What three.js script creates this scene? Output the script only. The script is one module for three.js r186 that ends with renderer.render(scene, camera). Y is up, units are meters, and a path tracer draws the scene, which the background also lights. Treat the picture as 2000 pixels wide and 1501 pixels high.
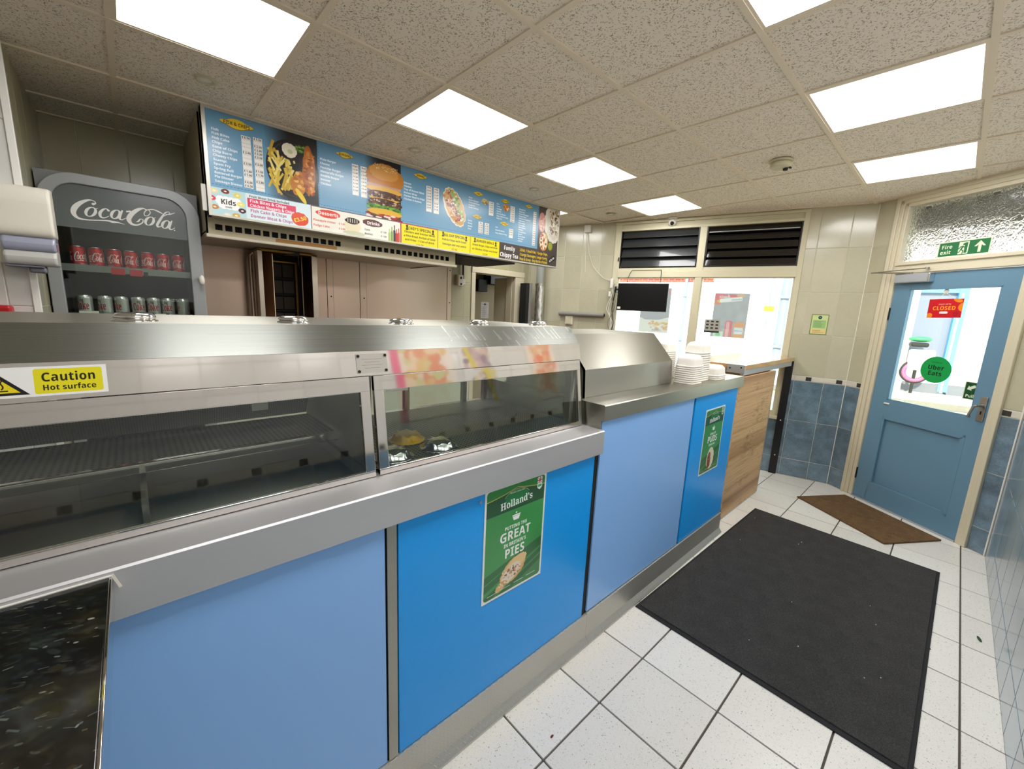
import * as THREE from 'three';
import { RoundedBoxGeometry } from 'three/addons/geometries/RoundedBoxGeometry.js';
import { mergeGeometries } from 'three/addons/utils/BufferGeometryUtils.js';
import { RectAreaLightUniformsLib } from 'three/addons/lights/RectAreaLightUniformsLib.js';
RectAreaLightUniformsLib.init();

// ---------------------------------------------------------------- camera, sky, sun, lamps, exposure
const scene = new THREE.Scene();
const camera = new THREE.PerspectiveCamera(86.36, 2000 / 1501, 0.05, 120);
camera.position.set(0, 1.55, 0);
camera.quaternion.setFromRotationMatrix(new THREE.Matrix4().makeBasis(
  new THREE.Vector3(0.73651, 0.04409, 0.67499), new THREE.Vector3(0.08888, 0.98292, -0.16118), new THREE.Vector3(-0.67056, 0.17870, 0.72001)));
const renderer = new THREE.WebGLRenderer({ antialias: true });
renderer.toneMapping = THREE.LinearToneMapping;
renderer.toneMappingExposure = 1.42;
renderer.shadowMap.enabled = true;
scene.background = new THREE.Color(0.86, 0.94, 1.0);          // bright overcast sky over the street
scene.backgroundIntensity = 2.6;
const sun = new THREE.DirectionalLight(0xfff4e4, 7);          // comes over our roof and strikes the houses across the street
sun.name = 'sun'; sun.position.set(-9, 12, 6); sun.target.position.set(10, 0, 0);
sun.castShadow = true; sun.shadow.camera.left = -14; sun.shadow.camera.right = 14; sun.shadow.camera.top = 14; sun.shadow.camera.bottom = -14; sun.shadow.camera.far = 50;
scene.add(sun, sun.target);
const PANEL_LIGHT = 8.2, PANEL_COLOR = new THREE.Color(1.0, 0.99, 0.985), PANEL_GLOW = 1.25;
const LIGHT_CELLS = [[0.04, -2.49], [1.24, -2.49], [2.44, -2.49], [3.64, -2.49], [0.04, -0.69], [1.24, -0.69], [2.44, -0.69], [3.64, -0.69], [3.04, -3.69]];

// ---------------------------------------------------------------- helpers
let seed = 20240;
const rnd = () => { seed = (seed + 0x6d2b79f5) | 0; let t = Math.imul(seed ^ (seed >>> 15), 1 | seed); t = (t + Math.imul(t ^ (t >>> 7), 61 | t)) ^ t; return ((t ^ (t >>> 14)) >>> 0) / 4294967296; };
const rr = (a, b) => a + (b - a) * rnd();
const V = (x, y, z) => new THREE.Vector3(x, y, z);
const used = {};
function numbered(n) { const b = n.replace(/_\d{3}$/, ''); used[b] = (used[b] ?? -1) + 1; return used[b] ? b + '_' + String(used[b]).padStart(3, '0') : b; }
const ORD = ['first', 'second', 'third', 'fourth', 'fifth', 'sixth', 'seventh', 'eighth', 'ninth', 'tenth', 'eleventh', 'twelfth', 'thirteenth', 'fourteenth', 'fifteenth'];

function boxUV(g) {                                            // uv in metres, by the main direction of the face
  if (g.index) g = g.toNonIndexed();
  const p = g.attributes.position, n = g.attributes.normal, uv = new Float32Array(p.count * 2);
  for (let i = 0; i < p.count; i++) {
    const a = Math.abs(n.getX(i)), b = Math.abs(n.getY(i)), c = Math.abs(n.getZ(i));
    if (a > b && a > c) { uv[2 * i] = p.getZ(i); uv[2 * i + 1] = p.getY(i); }
    else if (b > c) { uv[2 * i] = p.getX(i); uv[2 * i + 1] = p.getZ(i); }
    else { uv[2 * i] = p.getX(i); uv[2 * i + 1] = p.getY(i); }
  }
  g.setAttribute('uv', new THREE.BufferAttribute(uv, 2));
  return g;
}
const B = (w, h, d, x = 0, y = 0, z = 0) => new THREE.BoxGeometry(w, h, d).translate(x, y, z);
const BB = (x0, x1, y0, y1, z0, z1) => B(x1 - x0, y1 - y0, Math.abs(z1 - z0), (x0 + x1) / 2, (y0 + y1) / 2, (z0 + z1) / 2);
const RB = (x0, x1, y0, y1, z0, z1, r = 0.003, s = 2) => { const w = x1 - x0, h = y1 - y0, d = Math.abs(z1 - z0); return new RoundedBoxGeometry(w, h, d, s, Math.min(r, w / 2.01, h / 2.01, d / 2.01)).translate((x0 + x1) / 2, (y0 + y1) / 2, (z0 + z1) / 2); };
function CY(r0, r1, h, x = 0, y = 0, z = 0, axis = 'y', n = 24) { const g = new THREE.CylinderGeometry(r0, r1, h, n); if (axis === 'x') g.rotateZ(-Math.PI / 2); if (axis === 'z') g.rotateX(Math.PI / 2); return g.translate(x, y, z); }
const TU = (pts, r, seg = 24, rad = 8) => new THREE.TubeGeometry(new THREE.CatmullRomCurve3(pts.map((p) => V(...p)), false, 'catmullrom', 0.3), seg, r, rad, false);
const LA = (pts, n = 32) => new THREE.LatheGeometry(pts.map((p) => new THREE.Vector2(p[0], p[1])), n);
const M = (list) => mergeGeometries(list.map((g) => { g = g.index ? g.toNonIndexed() : g; if (!g.attributes.uv) g.setAttribute('uv', new THREE.BufferAttribute(new Float32Array(g.attributes.position.count * 2), 2)); for (const k of Object.keys(g.attributes)) if (!['position', 'normal', 'uv'].includes(k)) g.deleteAttribute(k); return g; }));
function shapeOf(pts) { const s = new THREE.Shape(); pts.forEach((p, i) => (i ? s.lineTo(p[0], p[1]) : s.moveTo(p[0], p[1]))); s.closePath(); return s; }
function profileX(pts, x0, x1) { // pts are [z, y]; extruded along x
  const g = new THREE.ExtrudeGeometry(shapeOf(pts.map(([z, y]) => [-z, y])), { depth: x1 - x0, bevelEnabled: false });
  return g.rotateY(Math.PI / 2).translate(x0, 0, 0);
}
function prism(poly, y0, y1) { // poly of [x, z]
  return new THREE.ExtrudeGeometry(shapeOf(poly.map(([x, z]) => [x, -z])), { depth: y1 - y0, bevelEnabled: false }).rotateX(-Math.PI / 2).translate(0, y0, 0);
}
function mesh(name, g, m, parent, keepUV) {
  const o = new THREE.Mesh(keepUV ? g : boxUV(g), m); o.name = name; o.castShadow = o.receiveShadow = true;
  parent?.add(o); return o;
}
function top(o, label, category, group) { scene.add(o); o.name = numbered(o.name); o.userData.label = label; o.userData.category = category; if (group) o.userData.group = group; return o; }
function thing(name, label, category, pos = [0, 0, 0], turn = 0, group) { const o = new THREE.Group(); o.name = name; o.position.set(...pos); o.rotation.y = turn; return top(o, label, category, group); }
function struct(name, pos = [0, 0, 0], turn = 0) { const o = new THREE.Group(); o.name = numbered(name); o.position.set(...pos); o.rotation.y = turn; o.userData.kind = 'structure'; scene.add(o); return o; }
function dup(src, pos, turn, label, group) { const o = src.clone(); o.position.set(...pos); o.rotation.y = turn; o.userData = {}; return top(o, label, src.userData.category, group ?? src.userData.group); }

// frames of the slanted walls: u runs to the right as seen from the room, z points into the room
const frame = (x, z, turn) => ({ x, z, turn, at(u, y, d = 0) { const c = Math.cos(turn), s = Math.sin(turn); return [x + u * c + d * s, y, z - u * s + d * c]; } });
const FW = frame(4.935, -0.66, Math.atan2(-0.963, 0.2696));       // window wall, u = -s
const FD = frame(4.935, -0.66, Math.atan2(-0.835, -0.55));        // door wall
const FR = frame(0, 0.365, Math.PI);                              // right wall, u = -x
const FB = frame(0, -4.05, 0);                                    // back wall, u = x
const ROOM = [[-1.6, 0.365], [4.26, 0.365], [4.935, -0.66], [3.986, -4.05], [-1.6, -4.05]];
function clip(poly, room) {                                       // Sutherland-Hodgman, room convex
  let area = 0; room.forEach((p, i) => { const q = room[(i + 1) % room.length]; area += p[0] * q[1] - q[0] * p[1]; });
  const sg = Math.sign(area); let out = poly;
  for (let i = 0; i < room.length; i++) {
    const a = room[i], b = room[(i + 1) % room.length], inside = (p) => sg * ((b[0] - a[0]) * (p[1] - a[1]) - (b[1] - a[1]) * (p[0] - a[0])) >= -1e-9, res = [];
    out.forEach((p, k) => {
      const q = out[(k + 1) % out.length], ip = inside(p), iq = inside(q);
      if (ip) res.push(p);
      if (ip !== iq) { const f = (pt) => (b[0] - a[0]) * (pt[1] - a[1]) - (b[1] - a[1]) * (pt[0] - a[0]), t = f(p) / (f(p) - f(q)); res.push([p[0] + t * (q[0] - p[0]), p[1] + t * (q[1] - p[1])]); }
    });
    out = res; if (!out.length) break;
  }
  return out;
}
const areaOf = (p) => Math.abs(p.reduce((a, q, i) => { const r = p[(i + 1) % p.length]; return a + q[0] * r[1] - r[0] * q[1]; }, 0)) / 2;

// ---------------------------------------------------------------- textures
function canvas(w, h, draw) { const c = document.createElement('canvas'); c.width = w; c.height = h; const x = c.getContext('2d'); draw(x, w, h); return c; }
function tex(c, size, srgb = true) { const t = new THREE.CanvasTexture(c); if (srgb) t.colorSpace = THREE.SRGBColorSpace; t.wrapS = t.wrapT = THREE.RepeatWrapping; if (size) { const [sx, sy] = [].concat(size, size); t.repeat.set(1 / sx, 1 / sy); } t.anisotropy = 8; return t; }
function print(w, h, draw) { const t = tex(canvas(w, h, draw)); t.wrapS = t.wrapT = THREE.ClampToEdgeWrapping; return t; }
function noiseCanvas(n, lo, hi, layers, tint = [1, 1, 1]) {      // tiling value noise, layers = [[cells x, cells y, weight]...]
  const val = new Float32Array(n * n);
  for (const [cx, cy, wt] of layers) {
    const g = Float32Array.from({ length: cx * cy }, rnd);
    for (let y = 0; y < n; y++) for (let x = 0; x < n; x++) {
      const fx = x / n * cx, fy = y / n * cy, x0 = Math.floor(fx), y0 = Math.floor(fy), sm = (t) => t * t * (3 - 2 * t), tx = sm(fx - x0), ty = sm(fy - y0);
      const at = (i, j) => g[(j % cy) * cx + (i % cx)];
      val[y * n + x] += wt * ((at(x0, y0) * (1 - tx) + at(x0 + 1, y0) * tx) * (1 - ty) + (at(x0, y0 + 1) * (1 - tx) + at(x0 + 1, y0 + 1) * tx) * ty);
    }
  }
  const sum = layers.reduce((a, l) => a + l[2], 0);
  return canvas(n, n, (c) => { const im = c.getImageData(0, 0, n, n); for (let i = 0; i < n * n; i++) { const v = lo + (hi - lo) * val[i] / sum; for (let k = 0; k < 3; k++) im.data[4 * i + k] = Math.max(0, Math.min(255, v * tint[k])); im.data[4 * i + 3] = 255; } c.putImageData(im, 0, 0); });
}
const S = (o) => new THREE.MeshStandardMaterial(o), P = (o) => new THREE.MeshPhysicalMaterial(o);

const ceilCanvas = canvas(1024, 1024, (c, w) => {
  c.fillStyle = '#efe6d6'; c.fillRect(0, 0, w, w);
  for (let i = 0; i < 9000; i++) { c.fillStyle = `rgba(${rnd() < .5 ? '120,105,85' : '245,235,220'},${rr(.05, .16)})`; c.fillRect(rr(0, w), rr(0, w), rr(1, 5), rr(1, 4)); }
  for (let i = 0; i < 3000; i++) {
    const x = rr(0, w), y = rr(0, w), a = rr(0, 6.28), l = rr(3, 15);
    c.strokeStyle = `rgba(96,80,60,${rr(.3, .7)})`; c.lineWidth = rr(2.4, 5); c.lineCap = 'round';
    c.beginPath(); c.moveTo(x, y); c.quadraticCurveTo(x + Math.cos(a) * l * .5 + rr(-3, 3), y + Math.sin(a) * l * .5 + rr(-3, 3), x + Math.cos(a) * l, y + Math.sin(a) * l); c.stroke();
  }
});
const ceilTex = tex(ceilCanvas, .6), ceilBump = tex(ceilCanvas, .6, false);
const floorCanvas = (n) => canvas(512, 512, (c, w) => {
  c.fillStyle = ['#e9e5de', '#e5e1d9', '#ebe8e1'][n]; c.fillRect(0, 0, w, w);
  for (let i = 0; i < 5200; i++) { c.fillStyle = `rgba(${rnd() < .6 ? '110,105,98' : '255,253,248'},${rr(.06, .3)})`; const r = rr(.6, 2); c.beginPath(); c.arc(rr(0, w), rr(0, w), r, 0, 6.3); c.fill(); }
  for (let i = 0; i < 240; i++) { c.fillStyle = `rgba(95,88,80,${rr(.25, .6)})`; c.beginPath(); c.arc(rr(0, w), rr(0, w), rr(1.2, 3.2), 0, 6.3); c.fill(); }
});
const blueNoise = [0, 1].map((k) => tex(noiseCanvas(512, 92, 162 + 6 * k, [[5, 6, 3], [14, 15, 2], [60, 60, 1.2], [200, 200, .8]], [.82, 1.0, 1.12]), .6));
const beigeNoise = tex(noiseCanvas(256, 200, 214, [[4, 4, 2], [24, 24, 1], [90, 90, .6]], [1, .985, .90]), .7);
const brushed = tex(noiseCanvas(1024, 205, 255, [[4, 500, 2], [6, 900, 2], [40, 1000, 3], [7, 7, 1.5]]), .6, false);
const smudge = tex(noiseCanvas(512, 120, 255, [[6, 6, 3], [22, 22, 2], [100, 100, 1]]), .8, false);
const marble = tex(canvas(1024, 1024, (c, w) => {
  c.fillStyle = '#070808'; c.fillRect(0, 0, w, w);
  for (let i = 0; i < 520; i++) { const x = rr(0, w), y = rr(0, w), r = rr(20, 90), g = c.createRadialGradient(x, y, 0, x, y, r), t = ['44,52,48', '56,46,26', '36,48,42', '26,32,38'][Math.floor(rr(0, 4))]; g.addColorStop(0, `rgba(${t},${rr(.4, .9)})`); g.addColorStop(1, 'rgba(0,0,0,0)'); c.fillStyle = g; c.fillRect(x - r, y - r, 2 * r, 2 * r); }
  for (let i = 0; i < 900; i++) { const x = rr(0, w), y = rr(0, w), l = rr(3, 26), a = -.35 + rr(-.5, .5); c.strokeStyle = `rgba(${['150,160,155', '110,122,118', '130,108,62'][Math.floor(rr(0, 3))]},${rr(.15, .6)})`; c.lineWidth = rr(.8, 5); c.beginPath(); c.moveTo(x, y); c.lineTo(x + l * Math.cos(a), y + l * Math.sin(a)); c.stroke(); }
  for (let i = 0; i < 2600; i++) { c.fillStyle = `rgba(${['70,82,78', '58,66,64', '84,72,44', '40,52,60'][Math.floor(rr(0, 4))]},${rr(.08, .38)})`; c.beginPath(); c.ellipse(rr(0, w), rr(0, w), rr(3, 20), rr(2, 9), -.4 + rr(-.6, .6), 0, 6.3); c.fill(); }
  for (let i = 0; i < 160; i++) { c.fillStyle = `rgba(185,195,190,${rr(.2, .7)})`; c.beginPath(); c.ellipse(rr(0, w), rr(0, w), rr(1.5, 8), rr(1, 4), -.4, 0, 6.3); c.fill(); }
}), .62);
function woodCanvas(base, dark, knots) {
  return canvas(1024, 1024, (c, w) => {
    c.fillStyle = base; c.fillRect(0, 0, w, w);
    for (let i = 0; i < 14; i++) { const y = rr(0, w), h = rr(30, 160), g = c.createLinearGradient(0, y, 0, y + h); const a = rr(.1, .3); g.addColorStop(0, `rgba(${dark},0)`); g.addColorStop(.5, `rgba(${dark},${a})`); g.addColorStop(1, `rgba(${dark},0)`); c.fillStyle = g; c.fillRect(0, y, w, h); }
    for (let i = 0; i < 900; i++) { let x = rr(-200, w), y = rr(0, w); c.strokeStyle = `rgba(${dark},${rr(.05, .3)})`; c.lineWidth = rr(.6, 2.6); c.beginPath(); c.moveTo(x, y); c.bezierCurveTo(x + 80, y + rr(-9, 9), x + 160, y + rr(-12, 12), x + rr(160, 420), y + rr(-12, 12)); c.stroke(); }
    for (let i = 0; i < knots; i++) { const x = rr(0, w), y = rr(0, w); for (let k = 9; k > 0; k--) { c.strokeStyle = `rgba(${dark},${.12 + .05 * (9 - k)})`; c.lineWidth = rr(1, 3); c.beginPath(); c.ellipse(x, y, 5 * k, 3.4 * k, rr(-.3, .3), 0, 6.3); c.stroke(); } for (let k = 0; k < 16; k++) { c.strokeStyle = `rgba(70,35,12,${rr(.2, .6)})`; c.lineWidth = rr(1.5, 5); const px = x + rr(-130, 130), py = y + rr(-60, 60); c.beginPath(); c.moveTo(px, py); c.lineTo(px + rr(10, 70), py + rr(-8, 8)); c.stroke(); } }
  });
}
const oak = tex(woodCanvas('#dcb685', '104,62,26', 10), 1.0);
const blockTex = tex(canvas(512, 512, (c, w) => { for (let r = 0; r < 8; r++) { let x = -rr(0, 150); while (x < w) { const l = rr(120, 260); c.fillStyle = `rgb(${[200 + rr(-22, 14), 150 + rr(-18, 12), 100 + rr(-14, 10)].map(Math.floor)})`; c.fillRect(x, r * 64, l, 64); c.strokeStyle = 'rgba(110,70,35,.45)'; c.lineWidth = 1.5; c.strokeRect(x, r * 64, l, 64); x += l; } } for (let i = 0; i < 500; i++) { c.strokeStyle = `rgba(110,65,25,${rr(.05, .2)})`; const x = rr(0, w), y = rr(0, w); c.beginPath(); c.moveTo(x, y); c.lineTo(x + rr(20, 120), y + rr(-3, 3)); c.stroke(); } }), .36);
const matCanvas = noiseCanvas(512, 22, 84, [[140, 140, 2], [256, 256, 3], [6, 6, .6]], [1, .98, .96]);
const matTex = tex(matCanvas, .35), matBump = tex(matCanvas, .35, false);
const coirCanvas = noiseCanvas(512, 40, 150, [[180, 180, 3], [256, 256, 3], [8, 8, 1]], [1.1, .82, .50]);
const coirTex = tex(coirCanvas, .3), coirBump = tex(coirCanvas, .3, false);
const hammered = tex(canvas(512, 512, (c, w) => { c.fillStyle = '#777'; c.fillRect(0, 0, w, w); for (let i = 0; i < 520; i++) { const x = rr(0, w), y = rr(0, w), a = rr(0, 6.3), l = rr(40, 90); for (const [ox, oy] of [[0, 0], [w, 0], [0, w], [-w, 0], [0, -w]]) { c.strokeStyle = `rgba(${i % 2 ? 255 : 0},${i % 2 ? 255 : 0},${i % 2 ? 255 : 0},.35)`; c.lineWidth = rr(7, 14); c.lineCap = 'round'; c.beginPath(); c.moveTo(x + ox, y + oy); c.quadraticCurveTo(x + ox + l * Math.cos(a), y + oy + l * Math.sin(a), x + ox + l * Math.cos(a + 1.2), y + oy + l * Math.sin(a + 1.2)); c.stroke(); } } }), .42, false);
const checker = tex(canvas(256, 256, (c, w) => { c.fillStyle = '#777'; c.fillRect(0, 0, w, w); for (let j = 0; j < 8; j++) for (let i = 0; i < 8; i++) { const x = i * 32 + 16, y = j * 32 + 16; c.save(); c.translate(x, y); c.rotate((i + j) % 2 ? .785 : -.785); c.fillStyle = '#fff'; c.fillRect(-11, -4, 22, 8); c.restore(); } }), .12, false);
const perf = tex(canvas(256, 256, (c, w) => { c.fillStyle = '#8a8880'; c.fillRect(0, 0, w, w); for (let j = 0; j < 8; j++) for (let i = 0; i < 8; i++) { c.fillStyle = '#0b0b0a'; c.beginPath(); c.arc(i * 32 + 16, j * 32 + 16, 8.5, 0, 6.3); c.fill(); } }), .11);
const scratched = tex(canvas(2048, 128, (c, w, h) => {
  c.fillStyle = '#949691'; c.fillRect(0, 0, w, h);
  for (let i = 0; i < 260; i++) { c.fillStyle = `rgba(${rnd() < .5 ? '80,80,70' : '200,205,200'},${rr(.03, .12)})`; const l = rr(60, 400); c.fillRect(rr(0, w), rr(0, h), l, rr(.6, 2)); }
  for (let i = 0; i < 46; i++) { const x = 560 + rr(0, 500), l = rr(20, 120), y = rr(0, h); c.strokeStyle = `rgba(240,242,240,${rr(.15, .6)})`; c.lineWidth = rr(.8, 3); c.beginPath(); c.moveTo(x, y); c.lineTo(x + l * .22, y + l); c.stroke(); }
}), [2.74, .09]);
const brickTex = tex(canvas(512, 512, (c, w) => { c.fillStyle = '#d9c4b6'; c.fillRect(0, 0, w, w); for (let r = 0; r < 8; r++) for (let k = -1; k < 4; k++) { c.fillStyle = `rgb(${[190 + rr(-25, 20), 88 + rr(-18, 22), 66 + rr(-14, 18)].map(Math.floor)})`; c.fillRect(k * 146 + (r % 2) * 73 + 5, r * 64 + 5, 136, 54); } }), .62);
const whiteBrick = tex(canvas(512, 512, (c, w) => { c.fillStyle = '#e4ddd2'; c.fillRect(0, 0, w, w); for (let r = 0; r < 8; r++) for (let k = -1; k < 4; k++) { c.fillStyle = `rgb(${[240 + rr(-6, 6), 236 + rr(-6, 6), 228 + rr(-6, 6)].map(Math.floor)})`; c.fillRect(k * 146 + (r % 2) * 73 + 4, r * 64 + 4, 138, 56); } }), .62);

// ---------------------------------------------------------------- materials
const m = {
  ceil: S({ map: ceilTex, bumpMap: ceilBump, bumpScale: .001, roughness: .95 }),
  grid: S({ color: '#e8dcc6', roughness: .7 }),
  white: S({ color: '#ece8de', roughness: .5 }), cream: S({ color: '#d0caac', roughness: .5 }), creamGloss: P({ color: '#d6cdb2', roughness: .32, clearcoat: .3, clearcoatRoughness: .3 }),
  glow: S({ color: '#ffffff', emissive: PANEL_COLOR, emissiveIntensity: PANEL_GLOW, roughness: .6 }),
  grout: S({ color: '#cfccbc', roughness: .9 }), floorGrout: S({ color: '#5a534d', roughness: .95 }),
  beige: [0, 1].map((k) => P({ map: beigeNoise, color: k ? '#e8e6d8' : '#f0eee2', roughness: .22, clearcoat: .5, clearcoatRoughness: .12 })),
  whiteTile: [0, 1].map((k) => P({ color: k ? '#dddcd8' : '#e3e2de', roughness: .2, clearcoat: .5, clearcoatRoughness: .1 })),
  backTile: [0, 1].map((k) => P({ map: beigeNoise, color: k ? '#d3cfb8' : '#dad6c0', roughness: .3, clearcoat: .4, clearcoatRoughness: .2 })),
  blue: blueNoise.map((t) => P({ map: t, roughness: .24, clearcoat: .6, clearcoatRoughness: .12 })),
  border: P({ color: '#d8d2c2', roughness: .3, clearcoat: .4 }), inset: P({ color: '#4a4744', roughness: .25, metalness: .4 }),
  floor: [0, 1, 2].map((n) => P({ map: tex(floorCanvas(n), .34), roughness: .32, clearcoat: .25, clearcoatRoughness: .25 })),
  plaster: S({ color: '#d9d6cd', roughness: .9 }),
  steel: P({ color: '#adaba0', metalness: 1, roughness: .36, roughnessMap: brushed, anisotropy: .85, anisotropyRotation: Math.PI / 2 }), slope: P({ map: scratched, metalness: 1, roughness: .38, roughnessMap: brushed, anisotropy: .85, anisotropyRotation: Math.PI / 2 }),
  steelDark: P({ color: '#a3a29c', metalness: 1, roughness: .42, roughnessMap: brushed, anisotropy: .85, anisotropyRotation: Math.PI / 2 }),
  clad: P({ color: '#cdb8a6', metalness: 1, roughness: .36, roughnessMap: brushed, anisotropy: .85, anisotropyRotation: Math.PI / 2 }),
  fascia: S({ color: '#d6d6d8', metalness: .82, roughness: .6, roughnessMap: brushed }),
  polished: S({ color: '#d8d2cc', metalness: 1, roughness: .085, roughnessMap: smudge }),
  chrome: S({ color: '#e6e6e6', metalness: 1, roughness: .06 }),
  kick: S({ color: '#cbc8c0', metalness: .85, roughness: .5, bumpMap: checker, bumpScale: .0012 }),
  perfFine: S({ map: (() => { const t = perf.clone(); t.repeat.set(1 / .05, 1 / .05); return t; })(), metalness: .85, roughness: .4 }),
  perf: S({ map: perf, metalness: .85, roughness: .4 }),
  alu: S({ color: '#b9bec4', metalness: .8, roughness: .4 }),
  lightBlue: P({ color: '#8fc2ff', roughness: .36, clearcoat: .15, clearcoatRoughness: .15 }), skyBlue: P({ color: '#00a4ff', roughness: .36, clearcoat: .12, clearcoatRoughness: .15 }),
  black: S({ color: '#0b0b0c', roughness: .4 }), blackGloss: P({ color: '#08080a', roughness: .12, clearcoat: .6 }), rubber: S({ color: '#17171a', roughness: .8 }),
  dark: S({ color: '#1c1c1b', roughness: .7 }), gap: S({ color: '#121314', roughness: .8 }),
  glass: P({ color: '#f4fbf7', transmission: 1, thickness: 0, roughness: 0, ior: 1.5 }), tint: P({ color: '#f3f7f4', transmission: 1, thickness: 0, roughness: .02, ior: 1.5 }),
  obscured: P({ color: '#f4f7f5', transmission: 1, thickness: .006, roughness: .06, ior: 1.5, bumpMap: hammered, bumpScale: .008 }),
  doorBlue: P({ color: '#648ba3', roughness: .42, clearcoat: .15, clearcoatRoughness: .3 }),
  marble: P({ map: marble, roughness: .16, clearcoat: .5, clearcoatRoughness: .08 }),
  oak: S({ map: oak, roughness: .5 }), block: P({ map: blockTex, roughness: .25, clearcoat: .6, clearcoatRoughness: .1 }),
  mat: S({ map: matTex, bumpMap: matBump, bumpScale: .004, roughness: 1 }), coir: S({ map: coirTex, bumpMap: coirBump, bumpScale: .005, roughness: 1 }),
  fridge: S({ color: '#9c9fa0', roughness: .42, metalness: .25 }), fridgeIn: S({ color: '#3a3c3b', roughness: .6 }),
  foam: S({ color: '#f6f2ea', roughness: .5 }),
  pvc: S({ color: '#ebe6d8', roughness: .35 }), grey: S({ color: '#8c8a84', roughness: .55 }), greyTint: P({ color: '#a3a6ba', roughness: .2, clearcoat: .5 }), frosted: S({ color: '#c4c3be', roughness: .35 }),
  red: S({ color: '#b81420', roughness: .4 }), brass: S({ color: '#9c7a42', metalness: 1, roughness: .42 }), brick: S({ color: '#4a4338', roughness: .95 }), amber: S({ color: '#9a6a22', roughness: .5 }),
  foil: S({ color: '#e4e4e4', metalness: 1, roughness: .22 }), pieYellow: P({ color: '#f2bd18', roughness: .3, metalness: .1, clearcoat: .5 }),
  blade: P({ color: '#2b2e30', roughness: .22, clearcoat: .6 }), beadWhite: S({ color: '#f6f4ee', roughness: .4 }),
  render: S({ color: '#efece4', roughness: .9 }), extBrick: S({ map: brickTex, color: '#b8b0ac', roughness: .9 }), extWhite: S({ map: whiteBrick, roughness: .9 }),
  extGrey: P({ color: '#75798a', roughness: .25 }), extBlue: S({ color: '#5fb2ea', roughness: .5 }), road: S({ color: '#9a9894', roughness: .95 }), pave: S({ color: '#cfc6b6', roughness: .95 }), stone: S({ color: '#6d6f78', roughness: .95 }), pipe: S({ color: '#7f8698', roughness: .5 }), green: S({ color: '#3f9a62', roughness: .5 }), pink: S({ color: '#d8587e', roughness: .5 }), yellow: S({ color: '#f2cf1c', roughness: .5 }),
};

// ---------------------------------------------------------------- the room
const CH = 2.616;
{ // floor: slab and tiles laid in a 333 mm grid
  const f = struct('floor');
  mesh('floor_slab', prism([[-1.8, 0.6], [4.5, 0.6], [5.2, -0.7], [4.2, -6.2], [-1.8, -6.2]], -0.12, -0.008), m.floorGrout, f);
  const P0 = .333, g = .0035, full = [0, 1, 2].map((n) => boxUV(new RoundedBoxGeometry(P0 - 2 * g, .014, P0 - 2 * g, 1, .0018).translate(n * .07, 0, n * .05)).translate(-n * .07, 0, -n * .05));
  const zones = [[[-1.6, .365], [4.26, .365], [4.935, -.66], [4.775, -1.2], [4.68, -1.56], [-1.6, -1.56]]];
  for (let i = -8; i < 13; i++) for (let k = -3; k < 4; k++) {
    const x0 = .93 + (i - 0) * P0, z0 = -.75 + k * P0; if (z0 > .365) continue;
    const sq = [[x0 + g, z0 + g], [x0 + P0 - g, z0 + g], [x0 + P0 - g, z0 + P0 - g], [x0 + g, z0 + P0 - g]], c = clip(sq, zones[0]), a = c.length > 2 ? areaOf(c) : 0;
    if (a < .0004) continue;
    const n = Math.floor(rnd() * 3);
    if (a > .999 * areaOf(sq)) { const t = new THREE.Mesh(full[n], m.floor[n]); t.name = 'tile'; t.receiveShadow = true; t.position.set(x0 + P0 / 2, -.0075 + .0008 * rnd(), z0 + P0 / 2); t.rotation.y = Math.floor(rnd() * 4) * Math.PI / 2; f.add(t); }
    else mesh('tile', prism(c, -.0145, -.0005), m.floor[n], f);
  }
  mesh('back_floor', prism([[-1.6, -1.57], [4.6, -1.57], [3.98, -4.05], [3.9, -5.8], [-1.6, -5.8]], -.02, -.001), S({ color: '#8a6f5c', roughness: .6 }), f);
}
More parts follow.
